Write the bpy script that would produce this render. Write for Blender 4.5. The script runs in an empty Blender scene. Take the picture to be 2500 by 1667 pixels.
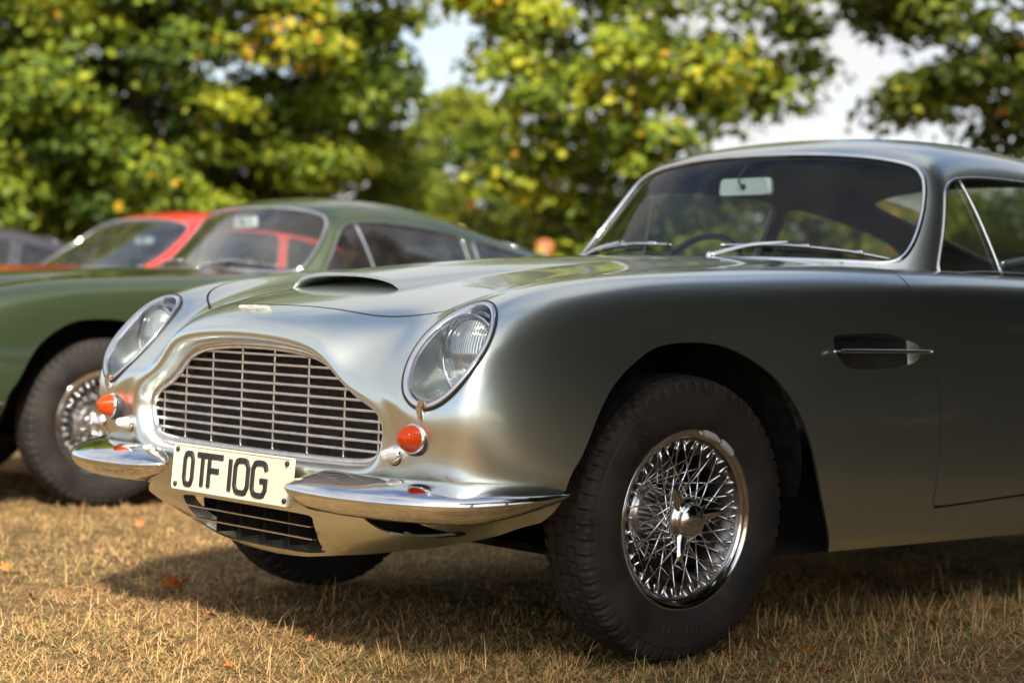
import bpy, math, random
import numpy as np
from mathutils import Vector, Matrix

random.seed(7)
RNG = np.random.default_rng(11)
scene = bpy.context.scene
COL = scene.collection

# ---------------------------------------------------------------- camera
cam_data = bpy.data.cameras.new('camera')
cam = bpy.data.objects.new('camera', cam_data)
COL.objects.link(cam)
cam.location = (3.6504, -3.1824, 0.7839)
cam.rotation_euler = (1.5586, -0.0324, 0.8374)
cam_data.sensor_width = 36.0
cam_data.lens = 64.84
cam_data.clip_start = 0.05
cam_data.clip_end = 2000
cam_data.dof.use_dof = True
cam_data.dof.focus_distance = 4.20
cam_data.dof.aperture_fstop = 2.4
cam_data.dof.aperture_blades = 9
scene.camera = cam

# ---------------------------------------------------------------- sky, sun, exposure
SUN_FROM = Vector((0.60, -0.50, 0.66)).normalized()       # direction towards the sun
world = bpy.data.worlds.new('World')
scene.world = world
world.use_nodes = True
wn = world.node_tree.nodes; wl = world.node_tree.links
wn.clear()
w_out = wn.new('ShaderNodeOutputWorld'); w_bg = wn.new('ShaderNodeBackground')
w_sky = wn.new('ShaderNodeTexSky'); w_sky.sky_type = 'NISHITA'; w_sky.sun_disc = False
w_sky.sun_elevation = math.asin(SUN_FROM.z)
w_sky.sun_rotation = math.atan2(SUN_FROM.x, SUN_FROM.y)
w_sky.air_density = 1.0; w_sky.dust_density = 1.5; w_sky.ozone_density = 1.0
w_tc = wn.new('ShaderNodeTexCoord'); w_map = wn.new('ShaderNodeMapping')
w_map.inputs['Scale'].default_value = (1.0, 1.0, 2.6)
w_map.inputs['Location'].default_value = (0.35, 1.2, 0.1)
w_no = wn.new('ShaderNodeTexNoise'); w_no.inputs['Scale'].default_value = 1.9
w_no.inputs['Detail'].default_value = 7; w_no.inputs['Roughness'].default_value = 0.52
w_rp = wn.new('ShaderNodeValToRGB')
w_rp.color_ramp.elements[0].position = 0.38; w_rp.color_ramp.elements[1].position = 0.56
w_mix = wn.new('ShaderNodeMix'); w_mix.data_type = 'RGBA'
w_cl = wn.new('ShaderNodeMix'); w_cl.data_type = 'RGBA'; w_cl.blend_type = 'ADD'; w_cl.inputs[0].default_value = 1.0
w_cl.inputs[7].default_value = (2.95, 2.90, 2.90, 1)         # clouds: their own white plus some of the brightness behind them
w_bw = wn.new('ShaderNodeRGBToBW'); w_mu = wn.new('ShaderNodeMath'); w_mu.operation = 'MULTIPLY'; w_mu.inputs[1].default_value = 0.25
wl.new(w_sky.outputs[0], w_bw.inputs[0]); wl.new(w_bw.outputs[0], w_mu.inputs[0]); wl.new(w_mu.outputs[0], w_cl.inputs[6]); wl.new(w_cl.outputs[2], w_mix.inputs[7])
wl.new(w_tc.outputs['Generated'], w_map.inputs['Vector']); wl.new(w_map.outputs[0], w_no.inputs['Vector'])
wl.new(w_no.outputs['Fac'], w_rp.inputs[0]); wl.new(w_rp.outputs[0], w_mix.inputs[0])
wl.new(w_sky.outputs[0], w_mix.inputs[6]); wl.new(w_mix.outputs[2], w_bg.inputs['Color'])
w_bg.inputs['Strength'].default_value = 0.122
wl.new(w_bg.outputs[0], w_out.inputs[0])

sun_data = bpy.data.lights.new('sun', 'SUN')
sun_data.energy = 4.9; sun_data.angle = math.radians(5); sun_data.color = (1.0, 0.93, 0.82)
sun = bpy.data.objects.new('sun', sun_data); COL.objects.link(sun)
sun.rotation_euler = SUN_FROM.to_track_quat('Z', 'Y').to_euler()

scene.view_settings.view_transform = 'Standard'
scene.view_settings.look = 'None'
scene.view_settings.exposure = 0.92
scene.view_settings.gamma = 1.0
scene.view_settings.use_curve_mapping = False
scene.render.engine = 'CYCLES'
scene.cycles.max_bounces = 10
scene.cycles.transparent_max_bounces = 16
scene.cycles.use_denoising = True
# ---------------------------------------------------------------- geometry kernel (numpy)
def bs_mats(n, sub, kind0='end', kind1='end'):
    """matrix of a uniform cubic B-spline through n control points, with end interpolation;
    kind 'even'/'odd' mirrors the curve about its first point instead"""
    m = (n-1)*sub+1
    A = np.zeros((m, n))
    for i in range(m):
        t = i/sub; k = min(int(t), n-2); f = t-k
        w = np.array([(1-f)**3, 3*f**3-6*f**2+4, -3*f**3+3*f**2+3*f+1, f**3])/6
        for j in range(4):
            q = k-1+j
            if q < 0:
                if kind0 == 'even': A[i, 1] += w[j]
                elif kind0 == 'odd': A[i, 1] -= w[j]
                else: A[i, 0] += 2*w[j]; A[i, 1] -= w[j]
            elif q >= n:
                if kind1 == 'even': A[i, n-2] += w[j]
                elif kind1 == 'odd': A[i, n-2] -= w[j]
                else: A[i, n-1] += 2*w[j]; A[i, n-2] -= w[j]
            else: A[i, q] += w[j]
    return A

def net_surface(P, sv, su, sym1='end', fit=0.0):
    """P rows x cols x 3 control net of a half shell (column 0 on x = 0) -> fine grid"""
    P = np.array(P, float); nr, nc = P.shape[:2]
    def ev(Q, a, b):
        Av = bs_mats(nr, a); out = []
        for c in range(3):
            k1 = sym1 if sym1 == 'end' else ('odd' if c == 0 else 'even')
            Au = bs_mats(nc, b, 'odd' if c == 0 else 'even', k1)
            out.append(Av @ Q[:, :, c] @ Au.T)
        return np.stack(out, 2)
    Q = P.copy()
    for it in range(2 if fit else 0):
        Q = Q + fit*(P-ev(Q, 1, 1))
    return ev(Q, sv, su)

def mirror_grid(S, closed):
    """half grid (col 0 on the centre line) -> full grid of both halves"""
    L = S[:, ::-1] * [-1, 1, 1]
    G = np.concatenate([L[:, :-1], S], 1)
    return G

def grid_mesh(G, loop=False):
    nr, nc = G.shape[:2]
    V = G.reshape(-1, 3)
    idx = np.arange(nr*nc).reshape(nr, nc)
    a, b, c, d = idx[:-1, :-1], idx[:-1, 1:], idx[1:, 1:], idx[1:, :-1]
    if loop:
        a = np.concatenate([a, idx[:-1, -1:]], 1); b = np.concatenate([b, idx[:-1, :1]], 1)
        c = np.concatenate([c, idx[1:, :1]], 1); d = np.concatenate([d, idx[1:, -1:]], 1)
    q = np.stack([a, b, c, d], -1).reshape(-1, 4)
    return V, q

def tri(q):
    return np.concatenate([q[:, [0, 1, 2]], q[:, [0, 2, 3]]])

def vnormals(V, F):
    n = np.cross(V[F[:, 1]]-V[F[:, 0]], V[F[:, 2]]-V[F[:, 0]])
    N = np.zeros_like(V)
    for k in range(3):
        np.add.at(N, F[:, k], n)
    return N/np.maximum(np.linalg.norm(N, axis=1, keepdims=True), 1e-12)

def compact(V, N, F):
    u, inv = np.unique(F, return_inverse=True)
    return V[u], N[u], inv.reshape(F.shape)

def split(M, g):
    """cut triangle mesh M = (V, N, F) along g = 0 -> (part with g > 0, part with g < 0)"""
    V, N, F = M
    g = np.where(np.abs(g) < 1e-7, 1e-7, g)
    s = g > 0
    cnt = s[F].sum(1)
    pos = [F[cnt == 3]]; neg = [F[cnt == 0]]
    mix = F[(cnt == 1) | (cnt == 2)]
    if len(mix):
        # rotate so that vertex 0 is the lone one
        sm = s[mix]; lone = np.where(sm.sum(1) == 1, sm.argmax(1), (~sm).argmax(1))
        r = np.arange(len(mix))
        a, b, c = mix[r, lone], mix[r, (lone+1) % 3], mix[r, (lone+2) % 3]
        e = np.sort(np.concatenate([np.stack([a, b], 1), np.stack([a, c], 1)]), axis=1)
        ue, inv = np.unique(e, axis=0, return_inverse=True); inv = inv.ravel()
        t = (g[ue[:, 0]]/(g[ue[:, 0]]-g[ue[:, 1]]))[:, None]
        nv = V[ue[:, 0]]*(1-t)+V[ue[:, 1]]*t
        nn = N[ue[:, 0]]*(1-t)+N[ue[:, 1]]*t
        nn[:, :3] /= np.maximum(np.linalg.norm(nn[:, :3], axis=1, keepdims=True), 1e-12)
        base = len(V); V = np.concatenate([V, nv]); N = np.concatenate([N, nn])
        ab = inv[:len(mix)]+base; ac = inv[len(mix):]+base
        t1 = np.stack([a, ab, ac], 1)
        t2 = np.stack([ab, b, c], 1); t3 = np.stack([ab, c, ac], 1)
        sa = s[a]
        pos += [t1[sa], t2[~sa], t3[~sa]]; neg += [t1[~sa], t2[sa], t3[sa]]
    pos = np.concatenate(pos); neg = np.concatenate(neg)
    return compact(V, N, pos), compact(V, N, neg)

def curve(pts, sub=12, closed=True, fit=0.8):
    """smooth closed or open curve close to the given points (any dimension)"""
    P = np.array(pts, float); n = len(P)
    def ev(Q, s):
        out = []
        rng = range(n) if closed else range(n-1)
        Qe = np.concatenate([[Q[-1]], Q, Q[:2]]) if closed else np.concatenate([[2*Q[0]-Q[1]], Q, [2*Q[-1]-Q[-2]]])
        for k in rng:
            for f in np.arange(s)/s:
                w = np.array([(1-f)**3, 3*f**3-6*f**2+4, -3*f**3+3*f**2+3*f+1, f**3])/6
                out.append(w @ Qe[k:k+4])
        if not closed: out.append(Q[-1])
        return np.array(out)
    Q = P.copy()
    for _ in range(4 if fit else 0):
        Q = Q+fit*(P-ev(Q, 1))
    return ev(Q, sub)

def sdist(p, poly):
    """signed distance of 2D points to a closed polygon, positive inside"""
    p = np.asarray(p, float); out = np.full(len(p), 1e9); inside = np.zeros(len(p), bool)
    lo, hi = poly.min(0)-.25, poly.max(0)+.25
    sel = np.where(((p > lo) & (p < hi)).all(1))[0]
    if len(sel) == 0: return -out
    q = p[sel]; d2 = np.full(len(q), 1e9); ins = np.zeros(len(q), bool)
    a = poly; b = np.roll(poly, -1, 0)
    for i in range(len(a)):
        e = b[i]-a[i]; w = q-a[i]
        t = np.clip((w @ e)/max(e @ e, 1e-16), 0, 1)[:, None]
        d2 = np.minimum(d2, ((w-t*e)**2).sum(1))
        c = (a[i, 1] <= q[:, 1]) != (b[i, 1] <= q[:, 1])
        if c.any():
            xi = a[i, 0]+(q[:, 1]-a[i, 1])*(e[0])/(e[1] if abs(e[1]) > 1e-12 else 1e-12)
            ins ^= c & (q[:, 0] < xi)
    out[sel] = np.sqrt(d2); inside[sel] = ins
    return np.where(inside, out, -out)

def boundary_loops(F):
    e = np.concatenate([F[:, [0, 1]], F[:, [1, 2]], F[:, [2, 0]]])
    es = np.sort(e, 1); u, inv, c = np.unique(es, axis=0, return_inverse=True, return_counts=True)
    return e[c[inv.ravel()] == 1]

def chain(edges):
    nxt = {}
    for a, b in edges: nxt.setdefault(int(a), []).append(int(b))
    loops = []
    while nxt:
        s = next(iter(nxt)); l = [s]; cur = s
        while cur in nxt:
            t = nxt[cur].pop()
            if not nxt[cur]: del nxt[cur]
            if t == s: break
            l.append(t); cur = t
        loops.append(l)
    return loops
# ---------------------------------------------------------------- materials
def mat(name, col, rough=0.5, metal=0.0, coat=0.0, spec=0.5, coat_rough=0.03):
    m = bpy.data.materials.new(name); m.use_nodes = True
    b = m.node_tree.nodes['Principled BSDF']
    b.inputs['Base Color'].default_value = (*col, 1)
    b.inputs['Roughness'].default_value = rough
    b.inputs['Metallic'].default_value = metal
    b.inputs['Specular IOR Level'].default_value = spec
    b.inputs['Coat Weight'].default_value = coat
    b.inputs['Coat Roughness'].default_value = coat_rough
    return m

def noise_tint(m, scale, c0, c1, lo=0.35, hi=0.65, detail=4, coord='Object', rough=None, bump=0.0, bscale=None, bdist=0.002):
    nt = m.node_tree; n = nt.nodes; l = nt.links; b = n['Principled BSDF']
    tc = n.new('ShaderNodeTexCoord'); no = n.new('ShaderNodeTexNoise')
    no.inputs['Scale'].default_value = scale; no.inputs['Detail'].default_value = detail
    rp = n.new('ShaderNodeValToRGB')
    rp.color_ramp.elements[0].position = lo; rp.color_ramp.elements[1].position = hi
    rp.color_ramp.elements[0].color = (*c0, 1); rp.color_ramp.elements[1].color = (*c1, 1)
    l.new(tc.outputs[coord], no.inputs['Vector']); l.new(no.outputs['Fac'], rp.inputs[0])
    l.new(rp.outputs[0], b.inputs['Base Color'])
    if rough:
        mr = n.new('ShaderNodeMapRange'); mr.inputs[3].default_value = rough[0]; mr.inputs[4].default_value = rough[1]
        l.new(no.outputs['Fac'], mr.inputs[0]); l.new(mr.outputs[0], b.inputs['Roughness'])
    if bump:
        n2 = n.new('ShaderNodeTexNoise'); n2.inputs['Scale'].default_value = bscale or scale*4; n2.inputs['Detail'].default_value = 6
        bp = n.new('ShaderNodeBump'); bp.inputs['Strength'].default_value = bump; bp.inputs['Distance'].default_value = bdist
        l.new(tc.outputs[coord], n2.inputs['Vector']); l.new(n2.outputs['Fac'], bp.inputs['Height'])
        l.new(bp.outputs[0], b.inputs['Normal'])
    return m

def paint(name, c, metal=0.75, rough=0.34, dust=0.05):
    """metallic car paint: flake layer under a clear coat, a faint film of dust, fine orange peel"""
    m = mat(name, c, rough, metal, coat=1.0, spec=0.5, coat_rough=0.025)
    nt = m.node_tree; n = nt.nodes; l = nt.links; b = n['Principled BSDF']
    b.inputs['Coat IOR'].default_value = 1.65
    tc = n.new('ShaderNodeTexCoord')
    fl = n.new('ShaderNodeTexNoise'); fl.inputs['Scale'].default_value = 900; fl.inputs['Detail'].default_value = 1
    big = n.new('ShaderNodeTexNoise'); big.inputs['Scale'].default_value = 7; big.inputs['Detail'].default_value = 8; big.inputs['Roughness'].default_value = 0.65
    hsv = n.new('ShaderNodeMix'); hsv.data_type = 'RGBA'
    hsv.inputs[6].default_value = (*[v*0.86 for v in c], 1); hsv.inputs[7].default_value = (*[min(1, v*1.12) for v in c], 1)
    l.new(tc.outputs['Object'], fl.inputs['Vector']); l.new(tc.outputs['Object'], big.inputs['Vector'])
    l.new(fl.outputs['Fac'], hsv.inputs[0]); l.new(hsv.outputs[2], b.inputs['Base Color'])
    mr = n.new('ShaderNodeMapRange'); mr.inputs[1].default_value = 0.35; mr.inputs[2].default_value = 0.8
    mr.inputs[3].default_value = 0.02; mr.inputs[4].default_value = 0.02+dust
    l.new(big.outputs['Fac'], mr.inputs[0]); l.new(mr.outputs[0], b.inputs['Coat Roughness'])
    pe = n.new('ShaderNodeTexNoise'); pe.inputs['Scale'].default_value = 110; pe.inputs['Detail'].default_value = 2
    l.new(tc.outputs['Object'], pe.inputs['Vector'])
    bp = n.new('ShaderNodeBump'); bp.inputs['Strength'].default_value = 0.03; bp.inputs['Distance'].default_value = 0.001
    l.new(pe.outputs['Fac'], bp.inputs['Height']); l.new(bp.outputs[0], b.inputs['Coat Normal'])
    return m

def thin_glass(name, tint=(0.93, 0.96, 0.94), rough=0.0, ior=1.5, dirt=0.04, refl=1.2):
    m = bpy.data.materials.new(name); m.use_nodes = True
    nt = m.node_tree; n = nt.nodes; l = nt.links; n.clear()
    o = n.new('ShaderNodeOutputMaterial'); mx = n.new('ShaderNodeMixShader')
    tr = n.new('ShaderNodeBsdfTransparent'); gl = n.new('ShaderNodeBsdfGlossy'); fr = n.new('ShaderNodeFresnel')
    df = n.new('ShaderNodeBsdfDiffuse'); m2 = n.new('ShaderNodeMixShader')
    tr.inputs[0].default_value = (*tint, 1); gl.inputs[0].default_value = (1, 1, 1, 1); gl.inputs['Roughness'].default_value = rough
    df.inputs[0].default_value = (0.55, 0.55, 0.52, 1); fr.inputs['IOR'].default_value = ior
    tc = n.new('ShaderNodeTexCoord'); no = n.new('ShaderNodeTexNoise'); no.inputs['Scale'].default_value = 9; no.inputs['Detail'].default_value = 8
    mr = n.new('ShaderNodeMapRange'); mr.inputs[1].default_value = 0.4; mr.inputs[2].default_value = 0.75
    mr.inputs[3].default_value = dirt*0.3; mr.inputs[4].default_value = dirt
    l.new(tc.outputs['Object'], no.inputs['Vector']); l.new(no.outputs['Fac'], mr.inputs[0])
    ad = n.new('ShaderNodeMath'); ad.operation = 'MULTIPLY'; ad.inputs[1].default_value = refl; ad.use_clamp = True
    l.new(fr.outputs[0], ad.inputs[0]); l.new(ad.outputs[0], mx.inputs[0])
    l.new(tr.outputs[0], mx.inputs[1]); l.new(gl.outputs[0], mx.inputs[2])
    l.new(mr.outputs[0], m2.inputs[0]); l.new(mx.outputs[0], m2.inputs[1]); l.new(df.outputs[0], m2.inputs[2])
    l.new(m2.outputs[0], o.inputs[0])
    return m

PAINT_SILVER = paint('paint_silver_sage', (0.765, 0.815, 0.755), 1.0, 0.31)
PAINT_GREEN = paint('paint_olive_green', (0.045, 0.066, 0.028), 0.5, 0.34)
PAINT_RED = paint('paint_signal_red', (0.62, 0.035, 0.018), 0.0, 0.35)
PAINT_DARK = paint('paint_dark_plum', (0.055, 0.045, 0.06), 0.4, 0.35)
CHROME = noise_tint(mat('chrome', (0.80, 0.80, 0.80), 0.06, 1.0), 14, (0.74, 0.74, 0.75), (0.86, 0.86, 0.87), rough=(0.03, 0.12))
BRIGHT = noise_tint(mat('bright_alloy_trim', (0.72, 0.68, 0.66), 0.2, 1.0), 30, (0.66, 0.62, 0.60), (0.80, 0.77, 0.75), rough=(0.14, 0.32))
RUBBER = noise_tint(mat('tyre_rubber', (0.03, 0.028, 0.026), 0.75, 0, spec=0.35), 10, (0.010, 0.0095, 0.009), (0.034, 0.027, 0.022), 0.35, 0.75, 8, rough=(0.6, 0.85), bump=0.15, bscale=220, bdist=0.001)
RUBBER_TXT = mat('tyre_lettering_rubber', (0.017, 0.016, 0.015), 0.65, 0, spec=0.5)
SEAL = mat('black_rubber_seal', (0.012, 0.012, 0.012), 0.5)
BLACK = noise_tint(mat('matt_black', (0.012, 0.012, 0.012), 0.8, spec=0.2), 12, (0.008, 0.008, 0.008), (0.02, 0.019, 0.018))
CORE = noise_tint(mat('radiator_core', (.035, .028, .022), .7), 60, (.018, .014, .011), (.05, .04, .03), bump=.6, bscale=260, bdist=.004)
WELL = noise_tint(mat('underseal', (0.012, 0.011, 0.010), 0.9, spec=0.15), 25, (0.006, 0.006, 0.006), (0.02, 0.017, 0.014), bump=0.4, bscale=90, bdist=0.004)
GLASS = thin_glass('window_glass', (0.90, 0.95, 0.92), dirt=0.025, refl=0.6)
GLASS_FAR = thin_glass('window_glass_bright', (0.88, 0.92, 0.90), dirt=0.05, refl=1.7)
COVER = thin_glass('headlamp_cover_glass', (0.97, 0.98, 0.97), ior=1.45, dirt=0.015, refl=1.0)
LAMP_BUCKET = noise_tint(mat('lamp_bucket_silver', (0.40, 0.42, 0.40), 0.22, 0.9), 20, (0.34, 0.36, 0.34), (0.50, 0.52, 0.50))
PLATE = noise_tint(mat('plate_cream', (0.70, 0.63, 0.46), 0.45), 60, (0.66, 0.60, 0.43), (0.74, 0.67, 0.50), bump=0.03, bscale=300)
PLATE_TXT = mat('plate_black_plastic', (0.012, 0.012, 0.013), 0.28, spec=0.6)
BADGE_MAT = mat('badge_white_metal', (0.60, 0.58, 0.53), 0.35, 0.5)
LEATHER_BLACK = noise_tint(mat('leather_black', (0.02, 0.02, 0.019), 0.5), 40, (0.014, 0.014, 0.013), (0.03, 0.029, 0.027), bump=0.2, bscale=160)
LEATHER_TAN = noise_tint(mat('leather_tan', (0.24, 0.09, 0.045), 0.5), 40, (0.20, 0.075, 0.038), (0.29, 0.115, 0.06), bump=0.2, bscale=160)
LINING_DARK = mat('headlining_dark', (0.035, 0.033, 0.030), 0.9, spec=0.1)
LINING_TAN = mat('headlining_tan', (0.20, 0.10, 0.06), 0.9, spec=0.1)
RIM_WELL = noise_tint(mat('wheel_well_silver', (0.2, 0.2, 0.2), 0.3, 1.0), 25, (0.13, 0.125, 0.12), (0.26, 0.25, 0.24), rough=(0.22, 0.45))
WEIGHT = mat('lead_weight', (0.55, 0.55, 0.53), 0.5, 0.3)
MIRROR_BACK = mat('mirror_pale_plastic', (0.62, 0.70, 0.66), 0.35, 0.2)

def amber_mat():
    m = bpy.data.materials.new('amber_lens'); m.use_nodes = True
    b = m.node_tree.nodes['Principled BSDF']
    b.inputs['Base Color'].default_value = (0.46, 0.042, 0.0015, 1); b.inputs['Roughness'].default_value = 0.14
    b.inputs['Transmission Weight'].default_value = 0.0; b.inputs['IOR'].default_value = 1.4
    b.inputs['Specular IOR Level'].default_value = 0.35
    return m
AMBER = amber_mat()
def clear_lens(name, col):
    m = bpy.data.materials.new(name); m.use_nodes = True
    b = m.node_tree.nodes['Principled BSDF']
    b.inputs['Base Color'].default_value = (*col, 1); b.inputs['Roughness'].default_value = 0.10
    b.inputs['Transmission Weight'].default_value = 0.55; b.inputs['IOR'].default_value = 1.45
    return m
CLEAR = clear_lens('side_lamp_lens', (0.92, 0.86, 0.82))
def lamp_lens_mat():
    m = mat('headlamp_fluted_lens', (0.62, 0.64, 0.62), 0.10, 0.0, coat=1.0)
    nt = m.node_tree; n = nt.nodes; l = nt.links; b = n['Principled BSDF']
    b.inputs['Metallic'].default_value = 0.75
    tc = n.new('ShaderNodeTexCoord'); sx = n.new('ShaderNodeSeparateXYZ'); l.new(tc.outputs['Object'], sx.inputs[0])
    def saw(sock, f):
        mu = n.new('ShaderNodeMath'); mu.operation = 'MULTIPLY'; mu.inputs[1].default_value = f
        si = n.new('ShaderNodeMath'); si.operation = 'SINE'
        l.new(sock, mu.inputs[0]); l.new(mu.outputs[0], si.inputs[0]); return si.outputs[0]
    v = saw(sx.outputs[0], 900); h = saw(sx.outputs[2], 170)
    ad = n.new('ShaderNodeMath'); ad.operation = 'ADD'; l.new(v, ad.inputs[0]); l.new(h, ad.inputs[1])
    bp = n.new('ShaderNodeBump'); bp.inputs['Strength'].default_value = 0.5; bp.inputs['Distance'].default_value = 0.003
    l.new(ad.outputs[0], bp.inputs['Height']); l.new(bp.outputs[0], b.inputs['Normal'])
    return m
LAMP_LENS = lamp_lens_mat()

# ---------------------------------------------------------------- object helpers
def make_mesh(name, V, F, material, normals=None, smooth=True):
    V = np.asarray(V, np.float32); me = bpy.data.meshes.new(name)
    F = np.asarray(F)
    if F.ndim == 2:
        k = F.shape[1]; nf = len(F)
        me.vertices.add(len(V)); me.vertices.foreach_set('co', V.ravel())
        me.loops.add(nf*k); me.loops.foreach_set('vertex_index', F.astype(np.int32).ravel())
        me.polygons.add(nf)
        me.polygons.foreach_set('loop_start', np.arange(0, nf*k, k, dtype=np.int32))
        me.polygons.foreach_set('loop_total', np.full(nf, k, np.int32))
        me.update(calc_edges=True)
    if material: me.materials.append(material)
    me.polygons.foreach_set('use_smooth', np.full(len(me.polygons), smooth))
    if normals is not None:
        me.normals_split_custom_set_from_vertices(np.asarray(normals, np.float32).tolist())
    me.update()
    return me

def link(name, me, parent=None, loc=None, rot=None):
    o = bpy.data.objects.new(name, me); COL.objects.link(o)
    if parent: o.parent = parent
    if loc is not None: o.location = loc
    if rot is not None: o.rotation_euler = rot
    return o

def obj(name, V, F, material, parent=None, normals=None, smooth=True, loc=None, rot=None):
    return link(name, make_mesh(name, V, F, material, normals, smooth), parent, loc, rot)

def empty(name, loc=(0, 0, 0), rz=0.0, parent=None):
    o = bpy.data.objects.new(name, None); COL.objects.link(o)
    o.location = loc; o.rotation_euler = (0, 0, rz); o.empty_display_size = 0.1
    if parent: o.parent = parent
    return o

def tag(o, label, cat, group=None, kind=None):
    if label: o['label'] = label
    if cat: o['category'] = cat
    if group: o['group'] = group
    if kind: o['kind'] = kind
    return o

class MB:
    """collects several shapes into one mesh"""
    def __init__(s): s.V = []; s.F = []; s.n = 0
    def add(s, V, F):
        V = np.asarray(V, float); s.V.append(V)
        for f in (F.tolist() if hasattr(F, 'tolist') else F): s.F.append([i+s.n for i in f])
        s.n += len(V); return s
    def box(s, c, d, bev=0.0, R=None):
        c = np.array(c, float); h = np.array(d, float)/2
        if bev <= 0:
            P = np.array([[sx, sy, sz] for sx in (-1, 1) for sy in (-1, 1) for sz in (-1, 1)], float)*h
            F = [(0, 1, 3, 2), (4, 6, 7, 5), (0, 4, 5, 1), (2, 3, 7, 6), (0, 2, 6, 4), (1, 5, 7, 3)]
        else:
            b = min(bev, h.min()*0.95); P = []; ix = {}
            for sx in (-1, 1):
                for sy in (-1, 1):
                    for sz in (-1, 1):
                        for a in range(3):
                            p = np.array([sx, sy, sz], float)*(h-b); p[a] += (sx, sy, sz)[a]*b
                            ix[(sx, sy, sz, a)] = len(P); P.append(p)
            P = np.array(P); F = []
            for a in range(3):
                u, v = (a+1) % 3, (a+2) % 3
                for sg in (-1, 1):
                    q = []
                    for su, sv in ((-1, -1), (1, -1), (1, 1), (-1, 1)):
                        k = [0, 0, 0]; k[a] = sg; k[u] = su; k[v] = sv; q.append(ix[(*k, a)])
                    F.append(q if sg > 0 else q[::-1])
            for a in range(3):
                u, v = (a+1) % 3, (a+2) % 3
                for su in (-1, 1):
                    for sv in (-1, 1):
                        k0 = [0, 0, 0]; k1 = [0, 0, 0]
                        k0[a] = -1; k1[a] = 1; k0[u] = k1[u] = su; k0[v] = k1[v] = sv
                        q = [ix[(*k0, u)], ix[(*k1, u)], ix[(*k1, v)], ix[(*k0, v)]]
                        F.append(q if su*sv < 0 else q[::-1])
            for sx in (-1, 1):
                for sy in (-1, 1):
                    for sz in (-1, 1):
                        t = [ix[(sx, sy, sz, a)] for a in range(3)]
                        F.append(t if sx*sy*sz > 0 else t[::-1])
        if R is not None: P = P @ np.array(R).T
        return s.add(P+c, F)
    def tube(s, pts, r, n=8, closed=False, caps=True, squash=None):
        P = np.asarray(pts, float); m = len(P)
        r = np.broadcast_to(np.asarray(r, float), (m,))
        T = np.roll(P, -1, 0)-np.roll(P, 1, 0) if closed else np.gradient(P, axis=0)
        T /= np.maximum(np.linalg.norm(T, axis=1, keepdims=True), 1e-12)
        up = np.array([0, 0, 1.0]) if abs(T[0, 2]) < 0.9 else np.array([1.0, 0, 0])
        a = np.cross(up, T[0]); a /= np.linalg.norm(a); A = []
        for t in T:
            a = a-t*(a @ t); a /= max(np.linalg.norm(a), 1e-9); A.append(a)
        A = np.array(A); B = np.cross(T, A)
        th = np.arange(n)*2*np.pi/n
        V = P[:, None]+r[:, None, None]*(np.cos(th)[None, :, None]*A[:, None]+np.sin(th)[None, :, None]*B[:, None])
        idx = np.arange(m*n).reshape(m, n); F = []
        rng = m if closed else m-1
        for i in range(rng):
            j = (i+1) % m
            for k in range(n):
                k2 = (k+1) % n; F.append([idx[i, k], idx[j, k], idx[j, k2], idx[i, k2]][::-1])
        V = V.reshape(-1, 3)
        if caps and not closed:
            F.append(idx[0].tolist()); F.append(idx[-1][::-1].tolist())
        return s.add(V, F)
    def lathe(s, prof, n=48, axis='x', closed_prof=False, c=(0, 0, 0)):
        """prof: list of (axial, radius) pairs"""
        pr = np.array(prof, float); th = np.arange(n)*2*np.pi/n
        ax = pr[:, 0][:, None]+0*th[None]; y = pr[:, 1][:, None]*np.cos(th); z = pr[:, 1][:, None]*np.sin(th)
        V = np.stack([ax, y, z], -1)
        if axis == 'y': V = np.stack([z, ax, y], -1)
        if axis == 'z': V = np.stack([y, z, ax], -1)
        m = len(pr); idx = np.arange(m*n).reshape(m, n); F = []
        for i in range(m if closed_prof else m-1):
            j = (i+1) % m
            for k in range(n):
                k2 = (k+1) % n; F.append([idx[i, k], idx[i, k2], idx[j, k2], idx[j, k]])
        return s.add(V.reshape(-1, 3)+np.array(c), F)
    def build(s, name, material, parent=None, smooth=True, loc=None, rot=None, auto=None):
        me = bpy.data.meshes.new(name)
        V = np.concatenate(s.V); me.from_pydata(V.tolist(), [], s.F)
        if material: me.materials.append(material)
        me.polygons.foreach_set('use_smooth', np.full(len(me.polygons), bool(smooth)))
        if auto:
            sharp_by_angle(me, auto)
        me.update()
        return link(name, me, parent, loc, rot)

def sharp_by_angle(me, deg):
    import bmesh
    bm = bmesh.new(); bm.from_mesh(me)
    bmesh.ops.recalc_face_normals(bm, faces=bm.faces)
    lim = math.radians(deg)
    for e in bm.edges:
        e.smooth = not (len(e.link_faces) == 2 and e.calc_face_angle(0) > lim)
    bm.to_mesh(me); bm.free()
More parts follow.
